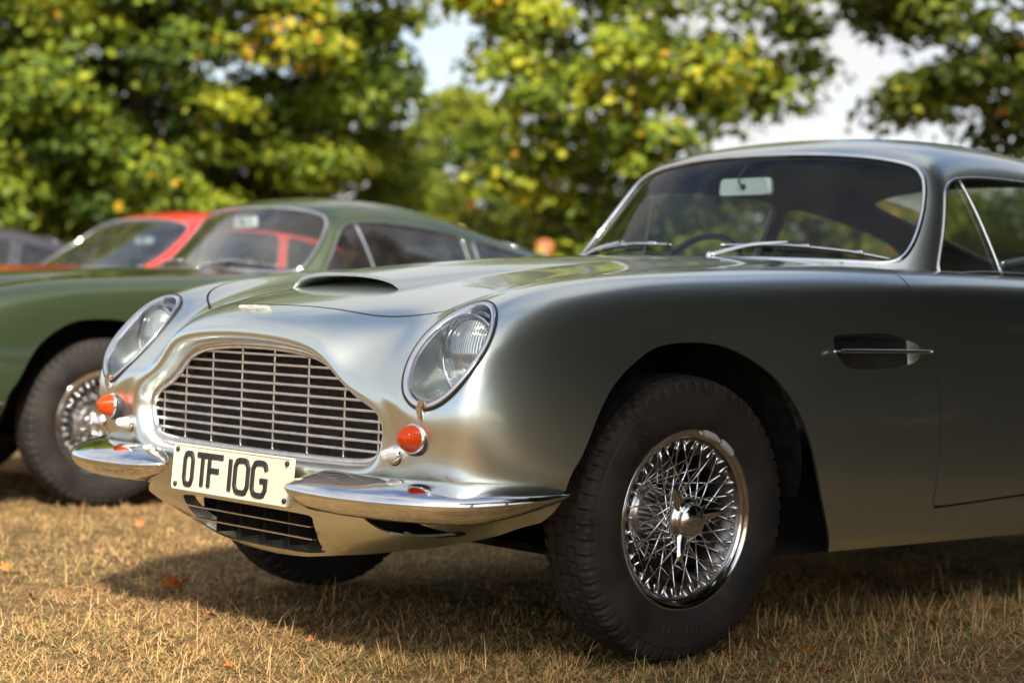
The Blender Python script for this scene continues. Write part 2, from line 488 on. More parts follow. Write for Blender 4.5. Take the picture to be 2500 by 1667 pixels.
# ---------------------------------------------------------------- body control net, metres; nose towards -y, left side +x
BODY = [
 [(0,-.64,.703),(.16,-.64,.697),(.262,-.64,.676),(.318,-.64,.642),(.372,-.635,.604),(.438,-.63,.577),(.474,-.625,.546),(.470,-.625,.512),(.453,-.63,.478),(.42,-.632,.464),(.33,-.637,.459),(.16,-.64,.458),(0,-.64,.457)],
 [(0,-.725,.708),(.162,-.722,.702),(.270,-.715,.682),(.326,-.71,.647),(.380,-.705,.608),(.446,-.70,.582),(.482,-.695,.550),(.478,-.693,.513),(.461,-.695,.472),(.425,-.702,.454),(.335,-.712,.449),(.165,-.72,.448),(0,-.722,.447)],
 [(0,-.768,.723),(.17,-.763,.716),(.283,-.752,.697),(.343,-.745,.660),(.396,-.740,.621),(.462,-.735,.594),(.503,-.728,.556),(.502,-.722,.508),(.484,-.726,.458),(.44,-.735,.437),(.34,-.745,.434),(.17,-.754,.433),(0,-.756,.433)],
 [(0,-.765,.749),(.178,-.759,.742),(.300,-.744,.720),(.374,-.726,.671),(.432,-.727,.635),(.505,-.726,.606),(.540,-.721,.560),(.540,-.714,.500),(.52,-.716,.438),(.465,-.735,.405),(.35,-.752,.40),(.175,-.758,.40),(0,-.76,.40)],
 [(0,-.738,.776),(.19,-.73,.768),(.318,-.706,.742),(.402,-.682,.696),(.480,-.69,.668),(.56,-.733,.608),(.60,-.728,.55),(.59,-.71,.485),(.565,-.705,.415),(.49,-.735,.37),(.355,-.757,.362),(.18,-.762,.36),(0,-.764,.36)],
 [(0,-.69,.799),(.20,-.68,.791),(.335,-.655,.768),(.432,-.630,.731),(.522,-.655,.713),(.61,-.70,.635),(.665,-.72,.57),(.66,-.705,.485),(.62,-.69,.39),(.525,-.725,.335),(.365,-.752,.322),(.185,-.76,.318),(0,-.762,.317)],
 [(0,-.62,.819),(.205,-.61,.812),(.355,-.585,.793),(.46,-.575,.772),(.558,-.61,.765),(.668,-.668,.70),(.737,-.703,.60),(.724,-.688,.485),(.685,-.665,.388),(.58,-.703,.333),(.39,-.733,.287),(.19,-.745,.277),(0,-.747,.275)],
 [(0,-.53,.838),(.21,-.525,.832),(.368,-.51,.817),(.485,-.505,.803),(.595,-.545,.817),(.708,-.626,.762),(.762,-.655,.64),(.768,-.640,.485),(.745,-.630,.412),(.650,-.665,.345),(.43,-.698,.274),(.195,-.715,.237),(0,-.718,.235)],
 [(0,-.42,.859),(.215,-.415,.852),(.38,-.41,.841),(.505,-.41,.834),(.62,-.44,.854),(.727,-.515,.812),(.782,-.558,.68),(.793,-.548,.49),(.782,-.550,.410),(.705,-.588,.358),(.47,-.636,.272),(.2,-.655,.203),(0,-.66,.20)],
 [(0,-.29,.88),(.22,-.285,.873),(.39,-.28,.865),(.52,-.28,.868),(.64,-.31,.880),(.742,-.365,.840),(.797,-.41,.70),(.810,-.395,.49),(.804,-.43,.402),(.735,-.47,.350),(.50,-.54,.265),(.2,-.57,.185),(0,-.57,.183)],
 [(0,-.1,.908),(.23,-.1,.902),(.41,-.1,.893),(.54,-.1,.894),(.66,-.12,.902),(.75,-.15,.860),(.805,-.17,.70),(.822,-.17,.49),(.81,-.18,.30),(.74,-.2,.19),(.45,-.25,.18),(.2,-.26,.18),(0,-.26,.18)],
 [(0,.15,.937),(.235,.15,.932),(.42,.15,.922),(.55,.15,.918),(.67,.15,.918),(.762,.15,.875),(.812,.15,.71),(.827,.15,.49),(.815,.15,.29),(.76,.15,.19),(.45,.15,.18),(.2,.15,.18),(0,.15,.18)],
 [(0,.45,.965),(.24,.45,.96),(.425,.45,.948),(.555,.45,.940),(.68,.45,.935),(.776,.45,.892),(.819,.45,.72),(.832,.45,.49),(.82,.45,.29),(.77,.45,.19),(.45,.45,.18),(.2,.45,.18),(0,.45,.18)],
 [(0,.75,.984),(.24,.75,.978),(.43,.75,.966),(.56,.75,.955),(.69,.75,.948),(.788,.75,.905),(.825,.75,.73),(.835,.75,.49),(.825,.75,.29),(.775,.75,.19),(.45,.75,.18),(.2,.75,.18),(0,.75,.18)],
 [(0,1.05,.984),(.24,1.05,.978),(.43,1.05,.967),(.56,1.05,.958),(.695,1.05,.952),(.792,1.05,.912),(.828,1.05,.735),(.836,1.05,.49),(.826,1.05,.29),(.775,1.05,.19),(.45,1.05,.18),(.2,1.05,.18),(0,1.05,.18)],
 [(0,1.5,.97),(.24,1.5,.968),(.43,1.5,.962),(.56,1.5,.958),(.695,1.5,.955),(.794,1.5,.915),(.83,1.5,.738),(.838,1.5,.49),(.828,1.5,.29),(.775,1.5,.19),(.45,1.5,.18),(.2,1.5,.18),(0,1.5,.18)],
 [(0,2.0,.97),(.24,2.0,.968),(.43,2.0,.962),(.56,2.0,.958),(.69,2.0,.955),(.792,2.0,.915),(.83,2.0,.74),(.838,2.0,.49),(.828,2.0,.29),(.775,2.0,.19),(.45,2.0,.18),(.2,2.0,.18),(0,2.0,.18)],
 [(0,2.58,.97),(.24,2.58,.968),(.43,2.58,.965),(.56,2.58,.96),(.68,2.58,.955),(.785,2.58,.91),(.832,2.58,.74),(.84,2.58,.50),(.828,2.58,.30),(.775,2.58,.2),(.45,2.58,.19),(.2,2.58,.19),(0,2.58,.19)],
 [(0,3.0,.975),(.24,3.0,.97),(.43,3.0,.96),(.55,3.0,.95),(.66,3.0,.94),(.765,3.0,.89),(.815,3.0,.73),(.822,3.0,.51),(.805,3.0,.33),(.74,3.0,.25),(.45,3.0,.24),(.2,3.0,.24),(0,3.0,.24)],
 [(0,3.4,.93),(.24,3.4,.925),(.42,3.4,.915),(.53,3.4,.905),(.62,3.4,.89),(.71,3.4,.85),(.76,3.4,.72),(.765,3.4,.53),(.74,3.4,.38),(.66,3.4,.32),(.42,3.4,.31),(.2,3.4,.31),(0,3.4,.31)],
 [(0,3.66,.88),(.22,3.66,.875),(.38,3.655,.865),(.47,3.65,.85),(.55,3.645,.83),(.62,3.63,.79),(.65,3.63,.70),(.65,3.63,.56),(.63,3.63,.45),(.55,3.63,.40),(.36,3.63,.39),(.18,3.63,.39),(0,3.63,.39)],
 [(0,3.74,.80),(.15,3.74,.79),(.25,3.735,.78),(.32,3.735,.77),(.37,3.73,.75),(.40,3.73,.72),(.42,3.73,.68),(.42,3.73,.60),(.40,3.73,.52),(.35,3.73,.49),(.25,3.73,.48),(.12,3.73,.48),(0,3.73,.48)],
 [(0,3.75,.66),(.03,3.75,.66),(.05,3.75,.655),(.06,3.75,.65),(.07,3.75,.645),(.08,3.75,.64),(.08,3.75,.63),(.08,3.75,.62),(.07,3.75,.61),(.06,3.75,.60),(.04,3.75,.60),(.02,3.75,.60),(0,3.75,.60)],
]
# greenhouse net: columns from the centre line to the belt, rows from the screen base over the roof to the tail
GREENHOUSE = [
 [(0,.76,.962),(.22,.775,.962),(.43,.83,.959),(.60,.91,.955),(.655,.955,.950),(.68,.985,.946),(.693,1.005,.942),(.705,1.03,.930)],
 [(0,.865,1.085),(.22,.88,1.085),(.42,.935,1.08),(.58,1.0,1.066),(.642,1.045,1.055),(.668,1.075,1.03),(.687,1.08,.99),(.708,1.085,.930)],
 [(0,.965,1.198),(.21,.98,1.196),(.41,1.025,1.188),(.55,1.075,1.168),(.615,1.115,1.148),(.648,1.14,1.10),(.677,1.15,1.03),(.710,1.155,.930)],
 [(0,1.06,1.302),(.2,1.07,1.299),(.39,1.10,1.285),(.515,1.135,1.260),(.580,1.165,1.228),(.628,1.19,1.155),(.670,1.21,1.05),(.711,1.22,.930)],
 [(0,1.19,1.348),(.2,1.20,1.345),(.38,1.22,1.331),(.497,1.24,1.303),(.563,1.255,1.262),(.614,1.265,1.175),(.663,1.275,1.06),(.712,1.28,.930)],
 [(0,1.42,1.372),(.2,1.42,1.368),(.38,1.43,1.353),(.49,1.44,1.324),(.556,1.45,1.279),(.609,1.45,1.185),(.661,1.45,1.065),(.713,1.45,.930)],
 [(0,1.80,1.366),(.2,1.80,1.362),(.38,1.80,1.347),(.488,1.80,1.318),(.554,1.80,1.275),(.607,1.80,1.183),(.660,1.80,1.065),(.713,1.80,.930)],
 [(0,2.15,1.325),(.2,2.15,1.320),(.375,2.15,1.305),(.48,2.15,1.276),(.548,2.15,1.235),(.602,2.15,1.155),(.657,2.15,1.05),(.711,2.15,.930)],
 [(0,2.50,1.255),(.2,2.50,1.250),(.37,2.50,1.235),(.47,2.50,1.206),(.535,2.50,1.165),(.592,2.50,1.10),(.650,2.50,1.02),(.705,2.50,.930)],
 [(0,2.85,1.160),(.2,2.85,1.155),(.355,2.85,1.141),(.45,2.85,1.115),(.515,2.85,1.08),(.575,2.85,1.03),(.635,2.85,.98),(.690,2.85,.925)],
 [(0,3.20,1.050),(.19,3.20,1.045),(.34,3.20,1.035),(.43,3.20,1.015),(.49,3.20,.99),(.55,3.20,.965),(.61,3.20,.94),(.665,3.20,.910)],
 [(0,3.50,.93),(.18,3.50,.925),(.32,3.50,.92),(.40,3.50,.91),(.46,3.50,.895),(.52,3.50,.88),(.57,3.50,.87),(.62,3.50,.85)],
]
BODY_NET = np.array(BODY, float)
BODY_NET[:9, :, 0] *= np.array([1.02, 1.02, 1.02, 1.02, 1.02, 1.02, 1.016, 1.011, 1.004])[:, None]                                   # nose a little wider
for _r, _d in ((4, .004), (5, .011), (6, .018), (7, .026), (8, .028), (9, .02)):
    BODY_NET[_r, 9:, 1] += _d*np.array([.6, .9, 1, 1])            # valance tucks back under the nose
for _r in range(3, 9):
    BODY_NET[_r, 9:, 1] += 0.022*min(1.0, (9-_r)/2)          # valance sits behind the number plate

# --- outlines
ARCH = curve([(-.47, .10), (-.462, .30), (-.444, .437), (-.408, .492), (-.359, .585), (-.296, .661), (-.202, .719), (-.118, .740), (.014, .742), (.123, .713),
              (.220, .662), (.305, .578), (.361, .471), (.400, .364), (.449, .249), (.47, .10), (.40, -.05), (0, -.1), (-.40, -.05)], 8)
ARCH_REAR = ARCH*[0.90, 0.90]+[2.60, -0.005]
DOOR = curve([(.772, .975), (.775, .935), (.782, .905), (.797, .855), (.831, .765), (.856, .664), (.868, .561), (.868, .459), (.860, .39), (.851, .345), (.848, .3295), (.852, .3285), (.90, .330), (1.05, .336), (1.29, .346), (1.60, .352), (1.88, .356),
              (1.935, .45), (1.975, .60), (1.99, .75), (1.985, .90), (1.98, .975), (1.60, 1.02), (1.2, 1.02), (.85, 1.0)], 8)
_bh = [(0, -.684), (.14, -.672), (.273, -.645), (.364, -.610), (.451, -.548), (.535, -.503), (.585, -.44), (.600, -.33), (.600, -.10), (.592, .2), (.58, .5), (.565, .70), (.50, .735), (.35, .705), (.18, .69), (0, .685)]
BONNET = curve([p for p in _bh]+[(-x, y) for x, y in _bh[-2:0:-1]], 8)
VENT = curve([(.440, .762), (.50, .773), (.60, .777), (.68, .775), (.735, .762), (.772, .752), (.785, .735), (.772, .712), (.72, .697), (.62, .689), (.52, .687), (.482, .693), (.455, .715)], 8)
INTAKE = curve([(-.270, .317), (-.243, .327), (0, .328), (.243, .327), (.270, .317), (.268, .292), (.246, .258), (.200, .233), (0, .227), (-.200, .233), (-.246, .258), (-.268, .292)], 6)
SIDE_HOLE = curve([(.440, .350), (.458, .330), (.485, .314), (.522, .304), (.575, .306), (.600, .322), (.585, .343), (.52, .354)], 8)
_ch = [(0, .83), (.25, .85), (.45, .91), (.585, .995), (.63, 1.08), (.645, 1.4), (.645, 1.9), (.63, 2.4), (.57, 2.75), (.35, 2.9), (0, 2.92)]
CABIN = curve(_ch+[(-x, y) for x, y in _ch[-2:0:-1]], 6)
HL_C = np.array([.6362, -.6329, .7027]); HL_TILT, HL_SW, HL_A, HL_B, HL_RO = .546, .2574, .1437, .1025, .0862
HL_N = np.array([math.sin(HL_SW)*math.cos(HL_TILT), -math.cos(HL_SW)*math.cos(HL_TILT), math.sin(HL_TILT)])
HL_T2 = np.cross([0, 0, 1.0], HL_N); HL_T2 /= np.linalg.norm(HL_T2); HL_T1 = np.cross(HL_N, HL_T2)
HL_T1, HL_T2 = math.cos(HL_RO)*HL_T1+math.sin(HL_RO)*HL_T2, math.cos(HL_RO)*HL_T2-math.sin(HL_RO)*HL_T1

def absx(V): return np.abs(V[:, 0])
def g_arch(V): return np.minimum(np.maximum(sdist(V[:, 1:], ARCH), sdist(V[:, 1:], ARCH_REAR)), absx(V)-.2)
def g_head(V, k=0.965):
    d = np.stack([absx(V), V[:, 1], V[:, 2]], 1)-HL_C
    e = np.sqrt((d @ HL_T1/HL_A)**2+(d @ HL_T2/HL_B)**2)
    return np.where(np.abs(d @ HL_N) < .13, (k-e)*.12, -.1)
def g_intake(V): return np.where(V[:, 1] < -.5, sdist(V[:, [0, 2]], INTAKE), -.1)
def g_side(V): return np.where(V[:, 1] < -.4, sdist(np.stack([absx(V), V[:, 2]], 1), SIDE_HOLE), -.1)
def g_vent(V): return np.minimum(sdist(V[:, 1:], VENT), absx(V)-.6)
def g_cabin(V): return np.minimum(sdist(V[:, :2], CABIN), V[:, 2]-.6)
def g_bonnet(V): return np.minimum(sdist(V[:, :2], BONNET), V[:, 2]-.60)
def g_door(V): return np.minimum(sdist(V[:, 1:], DOOR), absx(V)-.5)
def vent_depth(y): 
    t = np.clip((y-.63)/(.785-.63), 0, 1); return .050*(1-t*t*(3-2*t))+.0005

def with_flange(M, depth=.009, select=None):
    """sheet plus a return edge folded inwards along its open border"""
    V, N, F = M; N = N[:, :3]
    E = boundary_loops(F)
    if select is not None: E = E[select(V[E[:, 0]]) & select(V[E[:, 1]])]
    if len(E) == 0: return V, N, F
    u, inv = np.unique(E, return_inverse=True); inv = inv.reshape(E.shape)
    d = depth(V[u]) if callable(depth) else np.full(len(u), depth)
    A = V[u]; B = V[u]-N[u]*d[:, None]
    n = len(V); k = len(u)
    f = np.concatenate([np.stack([inv[:, 1], inv[:, 0], inv[:, 0]+k], 1), np.stack([inv[:, 1], inv[:, 0]+k, inv[:, 1]+k], 1)])
    fv = np.concatenate([A, B]); fn = vnormals(fv, f)
    return np.concatenate([V, fv]), np.concatenate([N, fn]), np.concatenate([F, f+n])

def sheet(name, M, material, parent, flange=.009, select=None):
    V, N, F = with_flange(M, flange, select) if flange else (M[0], M[1][:, :3], M[2])
    return obj(name, V, F, material, parent, N)

def loops_of(M, minlen=20):
    V, N, F = M
    return [(V[l], N[l, :3]) for l in chain(boundary_loops(F)) if len(l) >= minlen]

def resample(P, n, closed=True, smooth=2, extra=None):
    Q = np.concatenate([P, P[:1]]) if closed else P
    s = np.concatenate([[0], np.cumsum(np.linalg.norm(np.diff(Q, axis=0), axis=1))])
    t = np.linspace(0, s[-1], n+1)[:-1] if closed else np.linspace(0, s[-1], n)
    out = np.stack([np.interp(t, s, Q[:, i]) for i in range(Q.shape[1])], 1)
    for _ in range(smooth):
        if closed: out = (np.roll(out, 1, 0)+2*out+np.roll(out, -1, 0))/4
        else: out[1:-1] = (out[:-2]+2*out[1:-1]+out[2:])/4
    return out

def components(F):
    lab = np.arange(F.max()+1)
    while True:
        m = lab[F].min(1); new = lab.copy()
        for k in range(3): np.minimum.at(new, F[:, k], m)
        new = new[new]
        if (new == lab).all(): break
        lab = new
    return lab[F[:, 0]]

def half(M, sgn): 
    V, N, F = M; k = (V[F].mean(1)[:, 0]*sgn) > 0
    return compact(V, N, F[k])

def shell_mesh(net, sub, sym1):
    S = net_surface(net, sub, sub, sym1, .5)
    G = mirror_grid(S, True); V, q = grid_mesh(G); F = tri(q)
    nr, nc = G.shape[:2]
    uu, vv = np.meshgrid((np.arange(nc)-(nc-1)//2)/sub, np.arange(nr)/sub)
    N = np.concatenate([vnormals(V, F), np.stack([uu.ravel(), vv.ravel()], 1)], 1)
    return (V, N, F), S

def pick(S, sub, u, v):
    """point of a half surface grid at net coordinates"""
    u = np.asarray(u, float); sg = np.where(u < 0, -1.0, 1.0); u = np.abs(u)
    a = np.clip(u*sub, 0, S.shape[1]-1.001); b = np.clip(np.asarray(v, float)*sub, 0, S.shape[0]-1.001)
    i, j = a.astype(int), b.astype(int); fa, fb = (a-i)[..., None], (b-j)[..., None]
    p = (S[j, i]*(1-fa)*(1-fb)+S[j, i+1]*fa*(1-fb)+S[j+1, i]*(1-fa)*fb+S[j+1, i+1]*fa*fb)
    return p*np.stack([sg, np.ones_like(sg), np.ones_like(sg)], -1)

def rounded_poly(pts, r, n=6):
    """2D polygon with rounded corners"""
    P = np.array(pts, float); out = []
    for i in range(len(P)):
        a, b, c = P[i-1], P[i], P[(i+1) % len(P)]
        u = (a-b)/np.linalg.norm(a-b); w = (c-b)/np.linalg.norm(c-b)
        rr = min(r, np.linalg.norm(a-b)*.45, np.linalg.norm(c-b)*.45)
        p0, p1 = b+u*rr, b+w*rr
        for t in np.linspace(0, 1, n): out.append((1-t)**2*p0+2*t*(1-t)*b+t*t*p1)
    return np.array(out)

SCREEN_UV = rounded_poly([(-3.72, .10), (3.72, .10), (3.62, 2.98), (-3.62, 2.98)], .75)
SIDE_UV = rounded_poly([(6.80, .20), (5.9, .50), (5.25, 1.0), (4.80, 1.75), (4.58, 2.75), (4.50, 3.6), (4.50, 6.2), (6.80, 6.2)], .25)
QUARTER_UV = rounded_poly([(6.80, 6.38), (4.52, 6.38), (4.62, 8.0), (5.6, 8.9), (6.78, 9.0)], .25)
REAR_UV = rounded_poly([(-3.3, 7.35), (3.3, 7.35), (3.25, 9.6), (-3.25, 9.6)], .5)

def top_z(S, x, y):
    """height of the body top at plan points"""
    n = S.shape[1]//2
    P = S[30:, :n].reshape(-1, 3); dn = S[30:]
    du = np.gradient(dn, axis=1)[:, :n].reshape(-1, 3); dv = np.gradient(dn, axis=0)[:, :n].reshape(-1, 3)
    nn = np.cross(du, dv)
    x = np.abs(np.asarray(x)); out = np.zeros(len(x))
    for i in range(len(x)):
        d2 = (P[:, 0]-x[i])**2+(P[:, 1]-y[i])**2
        k = np.argpartition(d2, 6)[:6]
        w = 1/(d2[k]+1e-7)
        z = P[k, 2]-(nn[k, 0]*(x[i]-P[k, 0])+nn[k, 1]*(y[i]-P[k, 1]))/nn[k, 2]
        out[i] = (z*w).sum()/w.sum()
    return out

def trim_loop(name, loop, r, material, parent, n=160, off=.001, rn=8, closed=True):
    P, N = loop
    Q = resample(np.concatenate([P, N], 1), n, closed, 3)
    mb = MB(); mb.tube(Q[:, :3]+Q[:, 3:6]*off, r, rn, closed)
    return mb.build(name, material, parent)
# ---------------------------------------------------------------- wire wheel; axle along x, outside towards +x
def tyre_mesh():
    prof = [(.050, .196), (.062, .204), (.070, .214), (.079, .232), (.0835, .255), (.0830, .276), (.0790, .296), (.0785, .298), (.0765, .300), (.0760, .304), (.0735, .314), (.0700, .3225), (.0650, .3275),
            (.0560, .3305), (.0470, .3325), (.0455, .3325), (.0450, .3265), (.0420, .3265), (.0415, .3335), (.030, .3345), (.0190, .3350), (.0185, .3285), (.0155, .3285), (.0150, .3352), (.005, .3356)]
    prof = prof+[(-a, b) for a, b in prof[::-1]]
    n = 360; pr = np.array(prof); th = np.arange(n)*2*np.pi/n
    r = np.repeat(pr[:, 1][:, None], n, 1); a = np.repeat(pr[:, 0][:, None], n, 1)
    for i, (ax, rr) in enumerate(prof):
        ab = abs(ax)
        ii = np.arange(n)
        if rr > .302 and ab > .046:                          # shoulder slots
            m = (ii % 6 < 2); r[i, m] -= .0075 if ab > .05 else .004
            if ab > .060: m2 = (ii % 6 == 4); r[i, m2] -= .0035
        elif .020 < ab < .0412 and rr > .332:
            m = ((ii+(3 if ax > 0 else 0)) % 6 < 1); r[i, m] -= .006
        elif rr > .332 and ab < .0152:
            m = (ii % 8 == 1); r[i, m] -= .004
    G = np.stack([a, r*np.cos(th), r*np.sin(th)], -1)
    V, q = grid_mesh(G, loop=True)
    return V, q[:, ::-1]

def text_mesh(body, size, depth, font_shear=0.0):
    cu = bpy.data.curves.new('lettering', 'FONT'); cu.body = body; cu.size = size; cu.extrude = depth; cu.align_x = 'CENTER'
    o = bpy.data.objects.new('lettering', cu); COL.objects.link(o)
    dg = bpy.context.evaluated_depsgraph_get(); me = bpy.data.meshes.new_from_object(o.evaluated_get(dg))
    V = np.array([v.co for v in me.vertices]); F = [list(p.vertices) for p in me.polygons]
    bpy.data.objects.remove(o); bpy.data.curves.remove(cu); bpy.data.meshes.remove(me)
    return V, F

def tyre_text(body, size, r, ang, parent, flip=False):
    """lettering raised on the outer side wall, bent round the axle; ang in degrees from the top, clockwise seen from outside"""
    V, F = text_mesh(body, size, .0012)
    x, y, z = V.T
    rr = r+(-y if flip else y)
    a = math.radians(ang)+(-x if flip else x)/r
    # seen from +x: right is +y, up is +z
    side = np.interp(rr, [.205, .232, .255, .276, .298], [.064, .079, .0835, .083, .0785])
    W = np.stack([side+z+.0003, rr*np.sin(a), rr*np.cos(a)], 1)
    mb = MB(); mb.add(W, F); return mb.build('tyre_lettering', RUBBER_TXT, parent, smooth=False)

WHEEL_CACHE = {}
def spoke_mesh(p_hub, p_rim, r=.0023):
    p0, p1 = np.array(p_hub), np.array(p_rim); d = (p1-p0)
    mb = MB(); mb.tube([p0, p0+d*.86], r, 6); mb.tube([p0+d*.855, p0+d*.97, p1], [r*1.75, r*1.9, r*2.2], 6)
    return mb

def make_wheel(parent, loc, mirror=False, detail=True, camber=0.0, steer=0.0):
    w = empty('wheel', loc, 0, parent)
    w.rotation_euler = (0, camber, (math.pi if mirror else 0)+steer)
    C_ = WHEEL_CACHE
    if not C_:
        V, q = tyre_mesh(); C_['tyre'] = make_mesh('tyre', V, q, RUBBER); sharp_by_angle(C_['tyre'], 28)
        mb = MB(); mb.lathe([(.050, .193), (.058, .199), (.0605, .206), (.064, .2115), (.0675, .2125), (.069, .2105), (.0675, .2070), (.0635, .2035), (.0625, .1985), (.0622, .1955), (.0612, .1935), (.0585, .1918), (.0575, .1900)], 120)
        o = mb.build('rim', CHROME); C_['rim'] = o.data; bpy.data.objects.remove(o)
        WELLP = [(-.066, .212), (-.062, .204), (-.05, .198), (-.03, .172), (.0, .166), (.022, .172), (.036, .188), (.0572, .1930), (.0575, .1900), (.0555, .1885), (.0545, .187), (.048, .1835), (.036, .1785), (.024, .166), (.0, .160), (-.028, .166), (-.05, .192)]
        def keep(mbb, nm, mt, auto=None):
            o = mbb.build(nm, mt, auto=auto); me = o.data; bpy.data.objects.remove(o); return me
        C_['well'] = keep(MB().lathe(WELLP, 120), 'rim_well', RIM_WELL)
        # spokes: three families, each leaning both ways
        fam = []
        for k, (xh, rh, xr, rr, lean, cnt, ph) in enumerate([(.047, .043, .042, .1835, 62, 18, 0), (-.056, .074, .0505, .1868, 46, 18, 10)]):
            for s in (-1, 1):
                a = math.radians(lean)*s
                p0 = (xh, rh*math.sin(-a), rh*math.cos(-a)); p1 = (xr, 0.0, rr)
                fam.append((keep(spoke_mesh(p0, p1, .0021), 'spoke', CHROME), cnt, ph+(5 if s > 0 else 0)))
        C_['fam'] = fam
        mb = MB(); mb.lathe([(-.09, .0), (-.09, .074), (-.058, .076), (-.052, .060), (-.046, .050), (.0, .046), (.040, .042), (.052, .043), (.058, .040), (.060, .03)], 48)
        C_['hub'] = keep(mb, 'hub', BRIGHT)
        mb = MB(); mb.lathe([(.048, .050), (.056, .0530), (.066, .0530), (.071, .0500), (.074, .0425), (.0765, .0405), (.083, .0400), (.089, .0375), (.0935, .0320), (.096, .022), (.097, .008), (.097, .0005)], 48)
        for k in range(3):                                  # three ears of the knock-off nut
            a = math.radians(-40+120*k); ca, sa = math.cos(a), math.sin(a)
            rows = []
            for t, rad, hw, xx, hx in [(0, .036, .021, .068, .0085), (.3, .056, .0155, .072, .0075), (.6, .074, .0130, .077, .0065), (.85, .090, .0100, .080, .0055), (1, .099, .005, .081, .003)]:
                ring = []
                for b in np.arange(10)*2*math.pi/10:
                    tx = hw*math.cos(b); ax = xx+hx*math.sin(b)
                    ring.append((ax, rad*sa+tx*ca, rad*ca-tx*sa))
                rows.append(ring)
            V, q = grid_mesh(np.array(rows), loop=True); mb.add(V, q); mb.add(np.array(rows[-1]), [list(range(10))])
        C_['nut'] = keep(mb, 'knock_off_nut', CHROME, 40)
        mb = MB(); mb.lathe([(-.085, .0), (-.085, .145), (-.073, .147), (-.073, .06), (-.073, .0)], 48); C_['disc'] = keep(mb, 'brake_disc', mat('brake_iron', (.16, .15, .14), .45, .9), 30)
        mb = MB(); mb.box((-.079, -.12, .03), (.06, .07, .15), .012); C_['caliper'] = keep(mb, 'brake_caliper', mat('caliper_grey', (.10, .10, .10), .6, .5), 30)
        for i, a0 in enumerate((9, 27)):
            mb = MB(); pts = [(.0685, .2050*math.sin(math.radians(a)), .2050*math.cos(math.radians(a))) for a in np.linspace(a0, a0+16, 8)]
            mb.tube(pts, [.005, .0080, .0085, .0085, .0085, .0085, .0080, .005], 10)
            C_['weight%d' % i] = keep(mb, 'balance_weight', WEIGHT)
    ty = link('tyre', C_['tyre'], w)
    link('rim', C_['rim'], w); link('rim_well', C_['well'], w); link('hub', C_['hub'], w); link('brake_disc', C_['disc'], w); link('brake_caliper', C_['caliper'], w)
    link('knock_off_nut', C_['nut'], w)
    if detail:
        for me, cnt, ph in C_['fam']:
            for k in range(cnt):
                s = link('spoke', me, w); s.rotation_euler = (math.radians(360/cnt*k+ph), 0, 0)
        link('balance_weight', C_['weight0'], w); link('balance_weight', C_['weight1'], w)
        if not mirror:
            tyre_text('AVON', .048, .257, -34, w)
            tyre_text('TURBOSPEED', .034, .268, 186, w, flip=True)
    return w
SUBB, SUBG = 10, 10
GLYPH = {
 'O': [[(.0, .2), (.0, .8), (.14, .965), (.3, 1.0), (.7, 1.0), (.86, .965), (1, .8), (1, .2), (.86, .035), (.7, 0), (.3, 0), (.14, .035), (.0, .2)]],
 'T': [[(0, 1), (1, 1)], [(.5, 1), (.5, 0)]],
 'F': [[(0, 0), (0, 1), (1, 1)], [(0, .545), (.74, .545)]],
 '1': [[(.5, 0), (.5, 1)]],
 'G': [[(1, .78), (.95, .91), (.80, .985), (.66, 1.0), (.32, 1.0), (.14, .965), (0, .8), (0, .2), (.14, .035), (.3, 0), (.7, 0), (.86, .035), (1, .2), (1, .455), (.60, .455)]],
}
def stroke(path, w, d, closed):
    """flat-topped raised stroke in the x-z plane, raised towards -y"""
    P = np.array(path, float); n = len(P)
    if closed: P = P[:-1]; n -= 1
    L, Rr = [], []
    for i in range(n):
        a = P[i-1] if (i > 0 or closed) else None
        c = P[(i+1) % n] if (i < n-1 or closed) else None
        d1 = (P[i]-a)/np.linalg.norm(P[i]-a) if a is not None else None
        d2 = (c-P[i])/np.linalg.norm(c-P[i]) if c is not None else None
        if d1 is None: d1 = d2
        if d2 is None: d2 = d1
        n1 = np.array([-d1[1], d1[0]]); n2 = np.array([-d2[1], d2[0]]); m = n1+n2; m /= np.linalg.norm(m)
        k = min(1/max(m @ n1, .3), 1.6)
        L.append(m*k); Rr.append(P[i])
    L = np.array(L); rings = []
    for o, y in ((w/2, 0), (w/2, -d*.55), (w*.36, -d), (-w*.36, -d), (-w/2, -d*.55), (-w/2, 0)):
        q = np.array(Rr)+L*o; rings.append(np.stack([q[:, 0], np.full(n, y), q[:, 1]], 1))
    G = np.stack(rings, 1)                                       # n x 6 x 3
    F = []; idx = np.arange(n*6).reshape(n, 6)
    for i in range(n if closed else n-1):
        j = (i+1) % n
        for k in range(5): F.append([idx[i, k], idx[i, k+1], idx[j, k+1], idx[j, k]])
    if not closed: F.append(idx[0].tolist()); F.append(idx[-1][::-1].tolist())
    return G.reshape(-1, 3), F

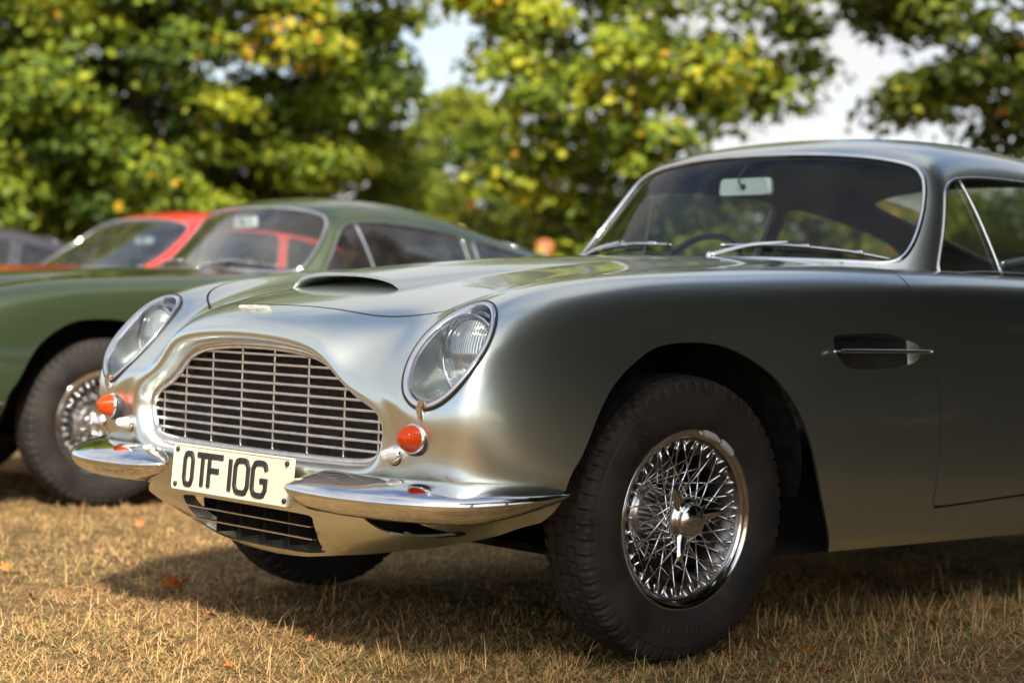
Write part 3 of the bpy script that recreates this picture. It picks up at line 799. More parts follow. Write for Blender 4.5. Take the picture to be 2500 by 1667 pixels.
def build_car(name, PAINT, LEATHER, LINING, gh_net=None, level=2, GLASS=GLASS):
    """level 2: every part; level 1: no plate, grille slats or wipers (a far car)"""
    root = empty(name)
    # ------------------------------------------------ body sheet metal
    M, SB = shell_mesh(BODY_NET, SUBB, 'sym')
    _, M = split(M, g_arch(M[0]))
    head, M = split(M, g_head(M[0]))
    _, M = split(M, g_intake(M[0]))
    _, M = split(M, g_side(M[0]))
    vent, M = split(M, g_vent(M[0]))
    _, M = split(M, g_cabin(M[0]))
    _, M = split(M, np.minimum(M[0][:, 1]+.36, .236-M[0][:, 2]))            # open below the sills
    _, M = split(M, np.minimum(np.minimum(M[0][:, 1]+.66, np.interp(absx(M[0]), [0, .13, .35, .49, .592, .647, .70, .80], [.205, .212, .242, .268, .294, .311, .332, .365])-M[0][:, 2]), .2-M[0][:, 1]))   # and behind the valance
    whole = M
    bonnet, M = split(M, g_bonnet(M[0])-.0030); _, M = split(M, g_bonnet(M[0])+.0030)
    doors, M = split(M, g_door(M[0])-.0030); _, M = split(M, g_door(M[0])+.0030)
    def depth(V):
        d = np.full(len(V), .009)
        d[V[:, 1] < -.55] = .012
        lowf = (V[:, 1] < -.54) & (V[:, 2] < .37); d[lowf] = np.where(np.abs(V[lowf, 0]) < .32, .03, .005)
        gv = np.abs(g_vent(V)) < .004; d[gv] = vent_depth(V[gv, 1])
        ga = np.abs(g_arch(V)) < .01; d[ga] = .007
        return d
    sheet('body_shell', M, PAINT, root, depth)
    bon = sheet('bonnet', bonnet, PAINT, root, .014)
    for s in (1, -1):
        sheet('door', half(doors, s), PAINT, root, .012)
        # recessed scoop behind the front wheel, its floor running out to the skin
        V, N, F = half(vent, s); V2 = V-N[:, :3]*(vent_depth(V[:, 1])-.0004)[:, None]
        M2 = (V2, np.concatenate([vnormals(V2, F), N[:, 3:]], 1), F)
        ramp, mouth = split(M2, V2[:, 1]-.742)
        wv = obj('wing_vent', ramp[0], ramp[2], PAINT, root, ramp[1][:, :3])
        Vm_, Nm_, Fm_ = mouth; Vm_ = Vm_-Nm_[:, :3]*(.012*np.clip((.72-Vm_[:, 1])/.05, 0, 1))[:, None]; obj('vent_mouth', Vm_, Fm_, BLACK, wv, Nm_[:, :3])  # black floor stands in for the shade inside the deep vent
        P = np.array([(.8355*s, .425, .731), (.8375*s, .52, .7325), (.839*s, .66, .7335), (.8395*s, .814, .734)])
        x_at = lambda y: np.interp(y, [.4, .8], [.826, .834])
        P[:, 0] = [s*(x_at(y)+.004) for y in P[:, 1]]
        mb = MB(); mb.tube(resample(P, 14, False, 0), [.004]+[.0056]*12+[.004], 10); mb.build('vent_strip', CHROME, wv)
    V, N, F = whole
    for g, lo in ((g_bonnet, .012), (g_door, .012)):
        gv = g(V); m = (np.abs(gv[F]) < lo).all(1) & (V[F].mean(1)[:, 2] > .30)
        for sd in ((0,) if g is g_bonnet else (1, -1)):
            m2 = m if sd == 0 else m & (V[F].mean(1)[:, 0]*sd > 0)
            Vb, Nb, Fb = compact(V-N[:, :3]*.0085, N, F[m2]); cl = components(Fb)
            for c_ in np.unique(cl):
                if (cl == c_).sum() > 30:
                    Vc_, Nc_, Fc_ = compact(Vb, Nb, Fb[cl == c_]); obj('panel_gap_backing', Vc_, Fc_, BLACK, root, Nc_[:, :3])  # dark backing strip stands in for shade inside the shut lines
    # wheel wells
    for s in (1, -1):
        for A, off in ((ARCH, 0), (ARCH_REAR, 0)):
            A_ = A[(A[:, 1] > (.36 if A is ARCH else .20))]; A_ = A_[np.argsort(-np.arctan2(A_[:, 1]-.2, A_[:, 0]-A.mean(0)[0]))]; c = A.mean(0); Q = (A_-[c[0], .35])*[1.035, 1.035]+[c[0], .35]
            G = np.stack([np.concatenate([np.full((len(Q), 1), s*x), Q*[1, 1]], 1) for x in (0, .70, .55, .40)], 0)
            G[0, :, 0] = s*np.interp(Q[:, 1], [.2, .30, .42, .5], [.60, .70, .765, .785]) if A is ARCH else s*.785
            G[1, :, 0] = np.sign(s)*np.minimum(np.abs(G[0, :, 0])-.01, .70)
            Vw, q = grid_mesh(G); mb = MB(); mb.add(Vw, q); mb.add(G[-1], [list(range(len(Q)))])
            mb.build('wheel_well', WELL, root)
    # floor and bulkheads, seen only through gaps
    mb = MB(); mb.box((0, 1.50, .222), (1.36, 3.2, .02)); mb.box((0, .55, .58), (.78, .03, .70)); mb.box((0, .0, .55), (.70, .9, .35))
    mb.build('engine_and_floor', WELL, root, smooth=False)
    # ------------------------------------------------ bonnet scoop
    nx, ny = 49, 64
    xs = np.linspace(-.228, .228, nx); ts = np.linspace(0, 1, ny)**1.3
    X = np.repeat(xs[None], ny, 0); Y = (-.478+.55*X**2)+(ts[:, None])*(.66+.478-.55*X**2)
    Z0 = top_z(SB, X.ravel(), Y.ravel()).reshape(ny, nx)
    e = np.clip(1-(np.abs(X)/.214)**2.6, 0, 1); prof = e**(.5+.6*ts[:, None])
    fade = (1-ts[:, None])**1.15
    Hh = .0365*prof*fade-.003*(1-prof)-.004*np.clip((ts[:, None]-.9)/.1, 0, 1)
    Gs = np.stack([X, Y, Z0+Hh], -1)
    in0 = Gs[0].copy(); lip = np.clip(Hh[0]/.036, 0, 1)[:, None]
    r1 = in0+np.array([0, -.002, -.004])*lip; r2 = in0+np.array([0, .003, -.0085])*lip; r3 = in0+np.array([0, .16, -.006])*lip
    Gs = np.concatenate([r3[None], r2[None], r1[None], Gs], 0)
    Vs, q = grid_mesh(Gs); sc = obj('bonnet_scoop', Vs, q, PAINT, bon)
    # dark throat inside the scoop
    a = in0[8:-8]; G = np.stack([a+[0, .10, .0], a*[1, 1, 0]+np.stack([0*a[:, 0], 0*a[:, 0]+.10, top_z(SB, a[:, 0], a[:, 1]+.10)+.001], 1)], 0)
    Vt, q = grid_mesh(G); obj('scoop_throat', Vt, q, BLACK, bon)
    # ------------------------------------------------ greenhouse
    GM, SG = shell_mesh(gh_net if gh_net is not None else np.array(GREENHOUSE, float), SUBG, 'end')
    def uvd(Mx, poly, sym=True):
        u = Mx[1][:, 3:5].copy()
        if sym: u[:, 0] = np.abs(u[:, 0])
        return sdist(u, poly)
    scr, GM = split(GM, uvd(GM, SCREEN_UV, False)); sidew, GM = split(GM, uvd(GM, SIDE_UV))
    quart, GM = split(GM, uvd(GM, QUARTER_UV)); rear, GM = split(GM, uvd(GM, REAR_UV, False))
    roof = sheet('roof', GM, PAINT, root, .012)
    V, N, F = GM; obj('headlining', V-N[:, :3]*.016, F[:, ::-1], LINING, root, -N[:, :3])
    def pane(nm, Mx, inset=.005, r=.0065, off=.0015):
        V, N, F = Mx; p = obj(nm, V-N[:, :3]*inset, F, GLASS, root, N[:, :3])
        for lp in loops_of(Mx):
            trim_loop('rubber_seal', lp, r*.9, SEAL, p, off=-.004)
            trim_loop('chrome_trim', (lp[0], lp[1]), r, CHROME, p, off=off)
        return p
    ws = pane('windscreen', scr, r=.0075)
    for s in (1, -1):
        pw = pane('side_window', half(sidew, s), r=.0045)
        uu = np.linspace(4.5, 6.82, 12); vv = np.linspace(3.98, 4.32, 12)
        mb = MB(); mb.tube(pick(SG, SUBG, uu*s, vv)+[.002*s, 0, 0], .0055, 8); mb.build('quarter_light_bar', CHROME, pw)
        pane('quarter_window', half(quart, s), r=.0045)
    pane('rear_window', rear, r=.006)
    # ------------------------------------------------ cabin
    mb = MB(); mb.box((0, .99, .88), (1.28, .26, .16), .05); mb.box((-.36, .93, .965), (.40, .18, .05), .02); mb.build('dashboard', LEATHER, root, auto=40)
    for s in (-1, 1):
        st = empty('seat', (.36*s, 1.72, .24), 0, root)
        mb = MB(); mb.box((0, 0, .20), (.50, .54, .18), .06); mb.build('seat_cushion', LEATHER, st, auto=50)
        c_, s_ = math.cos(.30), math.sin(.30); Rb = np.array([[1, 0, 0], [0, c_, s_], [0, -s_, c_]])
        mb = MB(); mb.box((0, .33, .48), (.48, .14, .58), .06, R=Rb); mb.build('seat_back', LEATHER, st, auto=50)
    mb = MB(); mb.box((0, 2.52, .42), (1.16, .40, .30), .06); mb.box((0, 2.78, .68), (1.16, .14, .40), .06); mb.build('rear_bench', LEATHER, root, auto=50)
    sw = empty('steering_wheel', (-.36, 1.20, .90), 0, root); sw.rotation_euler = (math.radians(62), 0, 0)
    mb = MB(); t = np.linspace(0, 2*math.pi, 49)[:-1]; mb.tube(np.stack([.195*np.cos(t), .195*np.sin(t), 0*t], 1), .011, 8, True); mb.build('wheel_rim', LEATHER_BLACK, sw)
    mb = MB(); [mb.box((.095*math.cos(q_), .095*math.sin(q_), 0), (.19, .03, .004), R=None if k == 0 else Matrix.Rotation(q_, 3, 'Z')) for k, q_ in enumerate((0, math.pi, -math.pi/2))]; mb.lathe([(-.02, .0), (-.02, .035), (.015, .03), (.02, .0)], 24, 'z'); mb.build('spoke_plate', BRIGHT, sw, smooth=False)
    mr = empty('rear_view_mirror', (-.035, 1.075, 1.205) if level > 1 else (-.035, 1.46, 1.17), 0, root)
    mb = MB()
    ol = rounded_poly([(-.105, -.027), (.105, -.027), (.098, .027), (-.098, .027)], .016, 5)
    G = np.stack([np.stack([ol[:, 0]*k, np.full(len(ol), y), ol[:, 1]*k], 1) for k, y in ((.90, -.012), (1, -.006), (1, .006), (.97, .010))], 0)
    Vm, q = grid_mesh(G, loop=True); mb.add(Vm, q); mb.add(G[0], [list(range(len(ol)))[::-1]]); mb.build('mirror_shell', MIRROR_BACK, mr, auto=50)
    mb = MB(); mb.tube(resample(np.array([(0, -.016, -.004), (-.012, -.028, .02), (0, -.012, .055), (.012, .02, .085)]), 14, False), .0028, 8); mb.lathe([(-.012, .0), (-.012, .009), (-.018, .008), (-.02, .0)], 16, 'y'); mb.build('mirror_stalk', SEAL, mr)
    # ------------------------------------------------ wheels
    make_wheel(root, (.684, 0, .333), False, True, math.radians(1.6), math.radians(-1.6))
    make_wheel(root, (-.684, 0, .333), True, level > 0, 0, math.radians(-1.6))
    for s in (1, -1): make_wheel(root, (.682*s, 2.60, .333), s < 0, False)
    # ------------------------------------------------ headlamps
    for s in (1, -1):
        Mh = half(head, s); V, N, F = Mh
        hl = empty('headlight', tuple(HL_C*[s, 1, 1]), 0, root); o = np.array(HL_C*[s, 1, 1])
        Vc = V+N[:, :3]*.003-o
        obj('cover_glass', Vc, F, COVER, hl, N[:, :3])
        lp = max(loops_of(Mh), key=lambda l: len(l[0]))
        Q = resample(np.concatenate(lp, 1), 120, True, 3); P_, N_ = Q[:, :3]-o, Q[:, 3:6]
        ce = P_.mean(0); out = P_-ce; out /= np.linalg.norm(out, axis=1, keepdims=True)
        sec = [(-.012, -.004), (-.0105, .002), (-.006, .0055), (.001, .0062), (.006, .0035), (.0075, -.003)]
        G = np.stack([P_+out*(a_*1.0)+N_*b_ for a_, b_ in sec], 0); Vr, q = grid_mesh(G, loop=True)
        mb = MB(); mb.add(Vr, q)
        low = P_[np.argmin(P_[:, 2]-.0*P_[:, 0])]; lo_n = N_[np.argmin(P_[:, 2])]
        b0 = low+lo_n*.004
        mb.tube([b0+[0, .0, .008], b0+[0, -.008, -.008], b0+[0, -.004, -.024], b0+[0, .006, -.036]], [.010, .0085, .0065, .004], 10)
        mb.build('headlight_rim', CHROME, hl)
        seal = MB(); seal.tube(P_+out*.009+N_*.0005, .0028, 6, True); seal.build('rubber_seal', SEAL, hl)
        lc = np.array([.004*s, .052, -.004])                                   # centre of the lamp, behind the cover
        th = np.arange(120)*2*math.pi/120
        ang = np.arctan2(P_[:, 2]-lc[2], (P_[:, 0]-lc[0]))
        ringm = lambda r, y: np.stack([lc[0]+r*np.cos(ang), np.full(120, lc[1]+y), lc[2]+r*np.sin(ang)], 1)
        G = np.stack([P_-N_*.006-out*.004, P_*.72+ringm(.092, .02)*.28-N_*.014, P_*.3+ringm(.094, .01)*.7, ringm(.0925, .018), ringm(.07, .03)], 0)
        Vb_, q = grid_mesh(G, loop=True); obj('lamp_bucket', Vb_, q if s < 0 else q, LAMP_BUCKET, hl)
        mb = MB(); mb.lathe([(.03, .094), (-.004, .0945), (-.010, .0925), (-.011, .0885), (-.006, .085), (.002, .084)], 64, 'y', c=lc); mb.build('lamp_ring', CHROME, hl)
        pr = [(-.030+.030*(r_/.085)**2, r_) for r_ in np.linspace(.085, .0005, 14)]
        mb = MB(); mb.lathe(pr, 64, 'y'); mb.build('lamp_lens', LAMP_LENS, hl, loc=tuple(lc))
    # ------------------------------------------------ indicators and side lamps
    for s in (1, -1):
        ind = empty('indicator', (.622*s, -.716, .5235), 0, root); ind.rotation_euler = (math.radians(-4), 0, math.radians(12)*s); ind.scale = (.9, .9, .9)
        MB().lathe([(.02, .0405), (-.006, .0405), (-.011, .0385), (-.012, .035)], 40, 'y').build('rubber_base', SEAL, ind)
        MB().lathe([(-.009, .0365), (-.014, .0365), (-.0185, .0345), (-.0185, .0315)], 40, 'y').build('chrome_ring', CHROME, ind)
        pr = []
        for i, t in enumerate(np.linspace(0, 1, 25)):
            r_ = .0325*math.sqrt(max(0, 1-t**1.7)); pr.append((-.016-.042*t, max(r_-(.0020 if i % 3 == 1 else 0), .0004)))
        MB().lathe(pr, 40, 'y').build('amber_lens', AMBER, ind)
        MB().lathe([(-.02, .0), (-.02, .028), (-.0201, .03)], 24, 'y').build('reflector', BRIGHT, ind)
        sl = empty('side_light', (.547*s, -.706, .484), 0, root); sl.rotation_euler = (math.radians(-2), 0, math.radians(10)*s)
        MB().lathe([(.02, .024), (-.007, .024), (-.010, .0225), (-.010, .019)], 32, 'y').build('rubber_base', SEAL, sl)
        MB().lathe([(-.008, .0215), (-.014, .0205), (-.018, .0175), (-.0185, .0150)], 32, 'y').build('chrome_ring', CHROME, sl)
        MB().lathe([(-.017, .016), (-.028, .0135), (-.040, .0115), (-.047, .0085), (-.050, .0004)], 32, 'y').build('clear_lens', CLEAR, sl)
    # ------------------------------------------------ bumpers
    prof = [(-.064, .030), (-.056, .0385), (-.038, .0375), (-.014, .0295), (.010, .0185), (.026, .0095), (.0345, .0015), (.0368, -.0075), (.0330, -.0185), (.020, -.034), (.0, -.046), (-.024, -.050), (-.046, -.044), (-.060, -.020)]
    plan = curve([(.262, -.782), (.35, -.806), (.46, -.818), (.57, -.808), (.66, -.782), (.73, -.740), (.785, -.668), (.820, -.575), (.838, -.468)], 8, False)
    zc = np.interp(np.linspace(0, 1, len(plan)), [0, .3, .7, 1], [.402, .401, .402, .418])
    for s in (1, -1):
        n = len(plan); t = np.linspace(0, 1, n); T = np.gradient(plan, axis=0); T /= np.linalg.norm(T, axis=1, keepdims=True)
        nrm = np.stack([T[:, 1], -T[:, 0]], 1)                                 # outwards (towards -y / +x)
        k = np.clip(np.minimum(t/.15, 1), 0, 1)**.5*np.clip((1-t)/.24, 0, 1)**.5; k = np.maximum(k, .06)
        kd = np.clip(np.minimum(t/.10, 1), 0, 1)**.5*np.clip((1-t)/.12, 0, 1)**.5; kd = np.maximum(kd, .06)
        rows = []
        for i in range(n):
            rows.append([(s*(plan[i, 0]+nrm[i, 0]*o_*kd[i]), plan[i, 1]+nrm[i, 1]*o_*kd[i], zc[i]+u_*k[i]) for o_, u_ in prof])
        Vb_, q = grid_mesh(np.array(rows), loop=True)
        obj('front_bumper', Vb_, q if s > 0 else q[:, ::-1], CHROME, root)
    # ------------------------------------------------ radiator grille
    gr = empty('grille', (0, -.69, .46), 0, root); go = np.array([0, -.69, .46])
    cols = np.arange(-120, 121)/SUBB; v0 = .94
    ring = pick(SB, SUBB, cols, np.full(len(cols), v0))[:-1]
    gy = lambda x: -.702+.10*x*x
    ring[:, 1] = gy(ring[:, 0])-.004
    ctr = np.array([0, -.7, .565]); inr = ring+(ctr-ring)*[.006, 0, .026]
    mb = MB(); mb.tube(resample(inr, 220, True, 1)-go, .0115, 10, True); mb.build('grille_surround', BRIGHT, gr)
    poly = inr[:, [0, 2]]
    def xspan(z):
        a, b = poly, np.roll(poly, -1, 0); m = ((a[:, 1] > z) != (b[:, 1] > z)) & (a[:, 0] > 0)
        k = np.where(m)[0]
        return max((a[i, 0]+(z-a[i, 1])/(b[i, 1]-a[i, 1])*(b[i, 0]-a[i, 0]) for i in k), default=0)
    if level > 1:
        for z in np.arange(.4815, .700, .0223):
            xm = xspan(z)-.004
            if xm < .08: continue
            x = np.linspace(-xm, xm, 25); sec = [(-.003, -.0038), (-.0055, -.0005), (-.003, .0034), (.022, .0060), (.022, .0025)]
            G = np.stack([np.stack([x, gy(x)+a_, np.full(25, z)+b_], 1) for a_, b_ in sec], 1)-go
            Vg, q = grid_mesh(G, loop=True); obj('slat', Vg, q[:, ::-1], BRIGHT, gr)
        for x in (-.445, -.33, -.20, -.067, .067, .20, .33, .445):
            zz = np.linspace(.46, .71, 200); ins = sdist(np.stack([np.full(200, x), zz], 1), poly) > .004
            if not ins.any(): continue
            lo, hi = zz[ins].min(), zz[ins].max()
            mb = MB(); mb.box((x, gy(x)+.0125, (lo+hi)/2-.46+.46), (.0062, .020, hi-lo), .0012); V_ = mb.V[0]-go; mb.V[0] = V_
            mb.build('vertical_bar', BRIGHT, gr, smooth=False)
    G = np.stack([inr*[1.01, 0, 1]+[0, -.655, 0], (inr-ctr)*[.02, 0, .02]+[0, -.655, ctr[2]]], 0)-go
    Vg, q = grid_mesh(G, loop=True); obj('radiator_core', Vg, q, CORE, gr)
    # lower air intake
    lg = empty('lower_intake', (0, -.70, .28), 0, root); lo_ = np.array([0, -.70, .28])
    G = np.stack([np.stack([INTAKE[:, 0]*1.03, np.full(len(INTAKE), y), (INTAKE[:, 1]-.28)*1.06+.28], 1) for y in (-.66, -.54)], 0)-lo_
    mb = MB(); Vg, q = grid_mesh(G, loop=True); mb.add(Vg, q); mb.add(G[1], [list(range(len(INTAKE)))]); mb.build('duct', BLACK, lg)
    for z, x1, yy in ((.300, .262, -.718), (.270, .258, -.708)):
        mb = MB(); mb.box((0, yy+.70, z-.28), (2*x1, .014, .0038), .001); mb.build('slat', BRIGHT, lg, smooth=False)
    for x in (-.15, -.05, .05, .15):
        mb = MB(); mb.box((x, -.668+.70, .003), (.0045, .07, .078), .001); mb.build('vertical_bar', BLACK, lg, smooth=False)
    for s in (1, -1):                                                          # black liners added behind the valance holes to keep them dark
        H = np.stack([s*SIDE_HOLE[:, 0], 0*SIDE_HOLE[:, 0], SIDE_HOLE[:, 1]], 1); c_ = H.mean(0)
        G = np.stack([(H-c_)*1.10+c_+[0, y_, 0] for y_ in (-.640, -.56)], 0); G[:, :, 1] += .55*(np.abs(G[:, :, 0])-.47)
        mb = MB(); Vg, q = grid_mesh(G, loop=True); mb.add(Vg, q); mb.add(G[1], [list(range(len(H)))]); mb.build('valance_hole_liner', BLACK, root)
    # ------------------------------------------------ badge
    if level > 1:
        half_o = [(0, -.0085), (.010, -.0075), (.018, -.0045), (.028, -.0068), (.040, -.0045), (.050, -.0010), (.0565, .0045), (.050, .0068), (.030, .0062), (.014, .0060), (.006, .0088), (0, .0088)]
        ol = np.array(half_o+[(-x, y) for x, y in half_o[-2:0:-1]])
        mb = MB(); G = np.stack([np.stack([ol[:, 0]*k, ol[:, 1]*k, np.full(len(ol), h)], 1) for k, h in ((1, -.004), (1, .003), (.93, .005))], 0)
        Vg, q = grid_mesh(G, loop=True); mb.add(Vg, q); mb.add(G[-1], [list(range(len(ol)))])
        for sgn in (-1, 1):
            for k in range(4): mb.box((sgn*(.018+.009*k), .001, .0052), (.0012, .010, .0012))
        mb.box((0, .0005, .0056), (.020, .006, .0016))
        zb = top_z(SB, [0, 0], [-.722, -.70]); sl_ = math.atan2(zb[1]-zb[0], .022)
        o = mb.build('badge', BADGE_MAT, root, loc=(0, -.718, float(np.interp(-.718, [-.722, -.70], zb))+.002), rot=(sl_+.12, 0, 0), auto=30); o.scale = (1.15, 1.3, 1.3)
    # ------------------------------------------------ wipers
    if level > 1:
        nrm_s = np.array([0, -.74, .67])
        for nm, uv in (('wiper', dict(p=(.55, .02), m=(1.55, .40), b=[(.55, .36), (1.55, .38), (2.45, .29), (3.25, .16)])),
                       ('wiper', dict(p=(-2.55, .02), m=(-1.45, .46), b=[(-2.7, .20), (-1.9, .38), (-1.1, .44), (-.35, .38)]))):
            wp = empty(nm, (0, 0, 0), 0, root)
            pa = pick(SG, SUBG, np.array([uv['p'][0], (uv['p'][0]+uv['m'][0])/2, uv['m'][0]]), np.array([uv['p'][1], .27, uv['m'][1]]))+nrm_s*[[.03], [.030], [.020]]
            mb = MB(); mb.tube(resample(pa, 12, False), np.linspace(.0062, .0042, 12), 8); mb.lathe([(-.03, .010), (.002, .010), (.008, .007), (.010, .0)], 20, 'z', c=pa[0]); mb.build('wiper_arm', CHROME, wp)
            bu = np.array(uv['b']); pb = resample(pick(SG, SUBG, bu[:, 0], bu[:, 1]), 24, False)
            mb = MB(); mb.tube(pb+nrm_s*.013, .0035, 6); [mb.box(pb[i]+nrm_s*.015, (.035, .010, .010), .003) for i in (5, 12, 19)]; mb.build('wiper_blade', BRIGHT, wp)
            mb = MB(); mb.tube(pb+nrm_s*.006, .0035, 6); mb.build('wiper_rubber', SEAL, wp)
    return root, SB, SG

def number_plate(root):
    W_, H_ = .498, .112
    pl = empty('number_plate', (0, -.7660, .399), 0, root); pl.rotation_euler = (math.radians(-4), 0, 0)
    ol = rounded_poly([(-W_/2, -H_/2), (W_/2, -H_/2), (W_/2, H_/2), (-W_/2, H_/2)], .008, 6)
    rim = lambda k, y: np.stack([ol[:, 0]-np.sign(ol[:, 0])*k, np.full(len(ol), y), ol[:, 1]-np.sign(ol[:, 1])*k], 1)
    G = np.stack([rim(0, .004), rim(0, -.004), rim(.0015, -.0055), rim(.004, -.0055), rim(.0055, -.0035)], 0)
    mb = MB(); Vp, q = grid_mesh(G, loop=True); mb.add(Vp, q); mb.add(G[-1], [list(range(len(ol)))]); mb.add(G[0], [list(range(len(ol)))[::-1]])
    mb.build('plate_panel', PLATE, pl, auto=40)
    ch = .0745; z0 = -.0395
    for c, x0, x1 in (('O', .110, .180), ('T', .221, .312), ('F', .326, .440), ('1', .505, .505), ('O', .549, .655), ('G', .695, .802)):
        xa, xb = -W_/2+W_*x0, -W_/2+W_*x1; mb = MB()
        for path in GLYPH[c]:
            p = [((xa+(xb-xa)*u if xb > xa else xa), z0+ch*v) for u, v in path]
            V, F = stroke(p, .0135, .0042, p[0] == p[-1]); mb.add(V, F)
        mb.build('character', PLATE_TXT, pl, smooth=False, loc=(0, -.0035, 0))
    for x in (-1, 1):
        for z in (-1, 1):
            MB().lathe([(.0, .0062), (-.0042, .0060), (-.0062, .004), (-.0066, .0003)], 20, 'y').build('screw', PLATE_TXT, pl, loc=(x*(W_/2-.019), -.0035, z*(H_/2-.014)))
    MB().box((0, .018, 0), (.40, .028, .07), .01).build('plate_bracket', BLACK, pl)
    return pl

def copy_tree(o, parent=None, swap=None):
    c = o.copy(); COL.objects.link(c); c.parent = parent
    if swap and c.type == 'MESH':
        for i, sl in enumerate(c.material_slots):
            if sl.material in swap:
                new = swap[sl.material]; sl.link = 'OBJECT'; sl.material = new
    for ch in list(o.children): copy_tree(ch, c, swap)
    return c
# ---------------------------------------------------------------- cars
car, SB, SG = build_car('sports_car', PAINT_SILVER, LEATHER_BLACK, LINING_DARK)
number_plate(car)
tag(car, 'silver sage classic coupe in front with cream number plate OTF 10G', 'car', 'classic cars parked in a row')
# the green, red and dark cars further along the row
GREEN_NET = np.array(GREENHOUSE, float)
k_ = np.clip((GREEN_NET[:, :, 2]-.94)/.40, 0, 1)
t_ = np.clip((GREEN_NET[:, :, 1]-1.35)/1.3, 0, 1); GREEN_NET[:, :, 2] -= k_*(.030+.13*t_*t_*(3-2*t_))
green, _, _ = build_car('sports_car', PAINT_GREEN, LEATHER_TAN, LINING_TAN, GREEN_NET, GLASS=GLASS_FAR)
green.location = (-3.62, .58, -.012); green.rotation_euler = (0, 0, math.radians(-3))
tag(green, 'dark olive green classic coupe with tan cabin parked behind the silver one', 'car', 'classic cars parked in a row')

RED_NET = np.array(GREENHOUSE, float)
k_ = np.clip((RED_NET[:, :, 2]-.95)/.40, 0, 1)
RED_NET[:, :, 1] += .34*k_*np.clip(1-(RED_NET[:, :, 1]-.76)/2.2, 0, 1)+.06
RED_NET[:, :, 2] -= .012*k_
RED_NET[:, :, 0] *= 1.02
red, _, _ = build_car('sports_car', PAINT_RED, LEATHER_BLACK, LINING_DARK, RED_NET, level=1, GLASS=GLASS_FAR)
red.location = (-6.72, 1.49, -.005); red.rotation_euler = (0, 0, 0); red.scale = (1.03, 1.03, 1.045)
tag(red, 'bright red coupe with chrome framed windscreen parked behind the green car', 'car', 'classic cars parked in a row')
dark = copy_tree(red, None, {PAINT_RED: PAINT_DARK})
dark.location = (-10.1, 1.35, -.02); dark.rotation_euler = (0, 0, math.radians(-2))
tag(dark, 'dark plum fastback coupe at the far left edge beyond the red car', 'car', 'classic cars parked in a row')

# ---------------------------------------------------------------- ground
def ground_h(x, y):
    x = np.asarray(x, float); y = np.asarray(y, float)
    h = .010*np.sin(1.9*x+.6*y+.4)*np.cos(1.3*y-.8*x)+.006*np.sin(5.1*x-3.3*y)*np.sin(4.2*y+1.7*x)
    r = np.clip((y-.40)/.5, 0, 1)*np.clip((x-.35)/.5, 0, 1); h = h+.040*r*r*(3-2*r)*np.clip(1-(np.abs(y-2)-2.5)/2, 0, 1)
    for cx, cy in ((.68, 0), (-.68, 0), (.68, 2.6), (-.68, 2.6)):
        w = np.exp(-(((x-cx)/.22)**2+((y-cy)/.26)**2)); h = h*(1-w)-.004*w
    return h-.008

def ground_mat():
    m = mat('dry_turf', (.22, .14, .07), .95, spec=.1)
    nt = m.node_tree; n = nt.nodes; l = nt.links; b = n['Principled BSDF']
    tc = n.new('ShaderNodeTexCoord')
    def noise(sc, d=6, r=.6):
        q = n.new('ShaderNodeTexNoise'); q.inputs['Scale'].default_value = sc; q.inputs['Detail'].default_value = d; q.inputs['Roughness'].default_value = r
        l.new(tc.outputs['Object'], q.inputs['Vector']); return q
    a = noise(.9, 5); bn = noise(14, 8, .7)
    r1 = n.new('ShaderNodeValToRGB'); e = r1.color_ramp.elements
    e[0].position = .34; e[0].color = (.055, .034, .017, 1); e[1].position = .68; e[1].color = (.30, .19, .085, 1)
    e2 = r1.color_ramp.elements.new(.5); e2.color = (.16, .10, .045, 1)
    l.new(bn.outputs['Fac'], r1.inputs[0])
    r2 = n.new('ShaderNodeValToRGB'); r2.color_ramp.elements[0].position = .52; r2.color_ramp.elements[1].position = .70
    l.new(a.outputs['Fac'], r2.inputs[0])
    mx = n.new('ShaderNodeMix'); mx.data_type = 'RGBA'; mx.inputs[7].default_value = (.13, .12, .035, 1)
    sc = n.new('ShaderNodeMath'); sc.operation = 'MULTIPLY'; sc.inputs[1].default_value = .45
    l.new(r2.outputs[0], sc.inputs[0]); l.new(sc.outputs[0], mx.inputs[0]); l.new(r1.outputs[0], mx.inputs[6]); pass
    # dark tone painted into unseen ground on the right to darken the flank's reflection
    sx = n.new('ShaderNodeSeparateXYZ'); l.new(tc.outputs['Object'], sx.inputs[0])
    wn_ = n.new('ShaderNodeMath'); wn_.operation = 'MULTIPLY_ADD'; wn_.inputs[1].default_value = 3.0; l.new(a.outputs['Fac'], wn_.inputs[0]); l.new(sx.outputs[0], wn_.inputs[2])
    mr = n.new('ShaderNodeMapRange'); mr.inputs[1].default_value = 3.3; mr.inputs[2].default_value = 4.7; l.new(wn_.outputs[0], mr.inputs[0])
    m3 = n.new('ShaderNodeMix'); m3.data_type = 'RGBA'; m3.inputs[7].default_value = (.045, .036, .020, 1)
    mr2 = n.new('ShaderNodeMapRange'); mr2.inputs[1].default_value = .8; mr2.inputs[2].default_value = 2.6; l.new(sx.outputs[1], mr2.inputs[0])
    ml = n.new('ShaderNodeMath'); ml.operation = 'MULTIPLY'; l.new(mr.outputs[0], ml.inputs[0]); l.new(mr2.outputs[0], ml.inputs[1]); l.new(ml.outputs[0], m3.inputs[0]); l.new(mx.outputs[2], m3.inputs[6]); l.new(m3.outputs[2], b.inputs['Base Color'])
    bp = n.new('ShaderNodeBump'); bp.inputs['Strength'].default_value = .8; bp.inputs['Distance'].default_value = .012
    bn2 = noise(60, 6, .7); l.new(bn2.outputs['Fac'], bp.inputs['Height']); l.new(bp.outputs[0], b.inputs['Normal'])
    return m

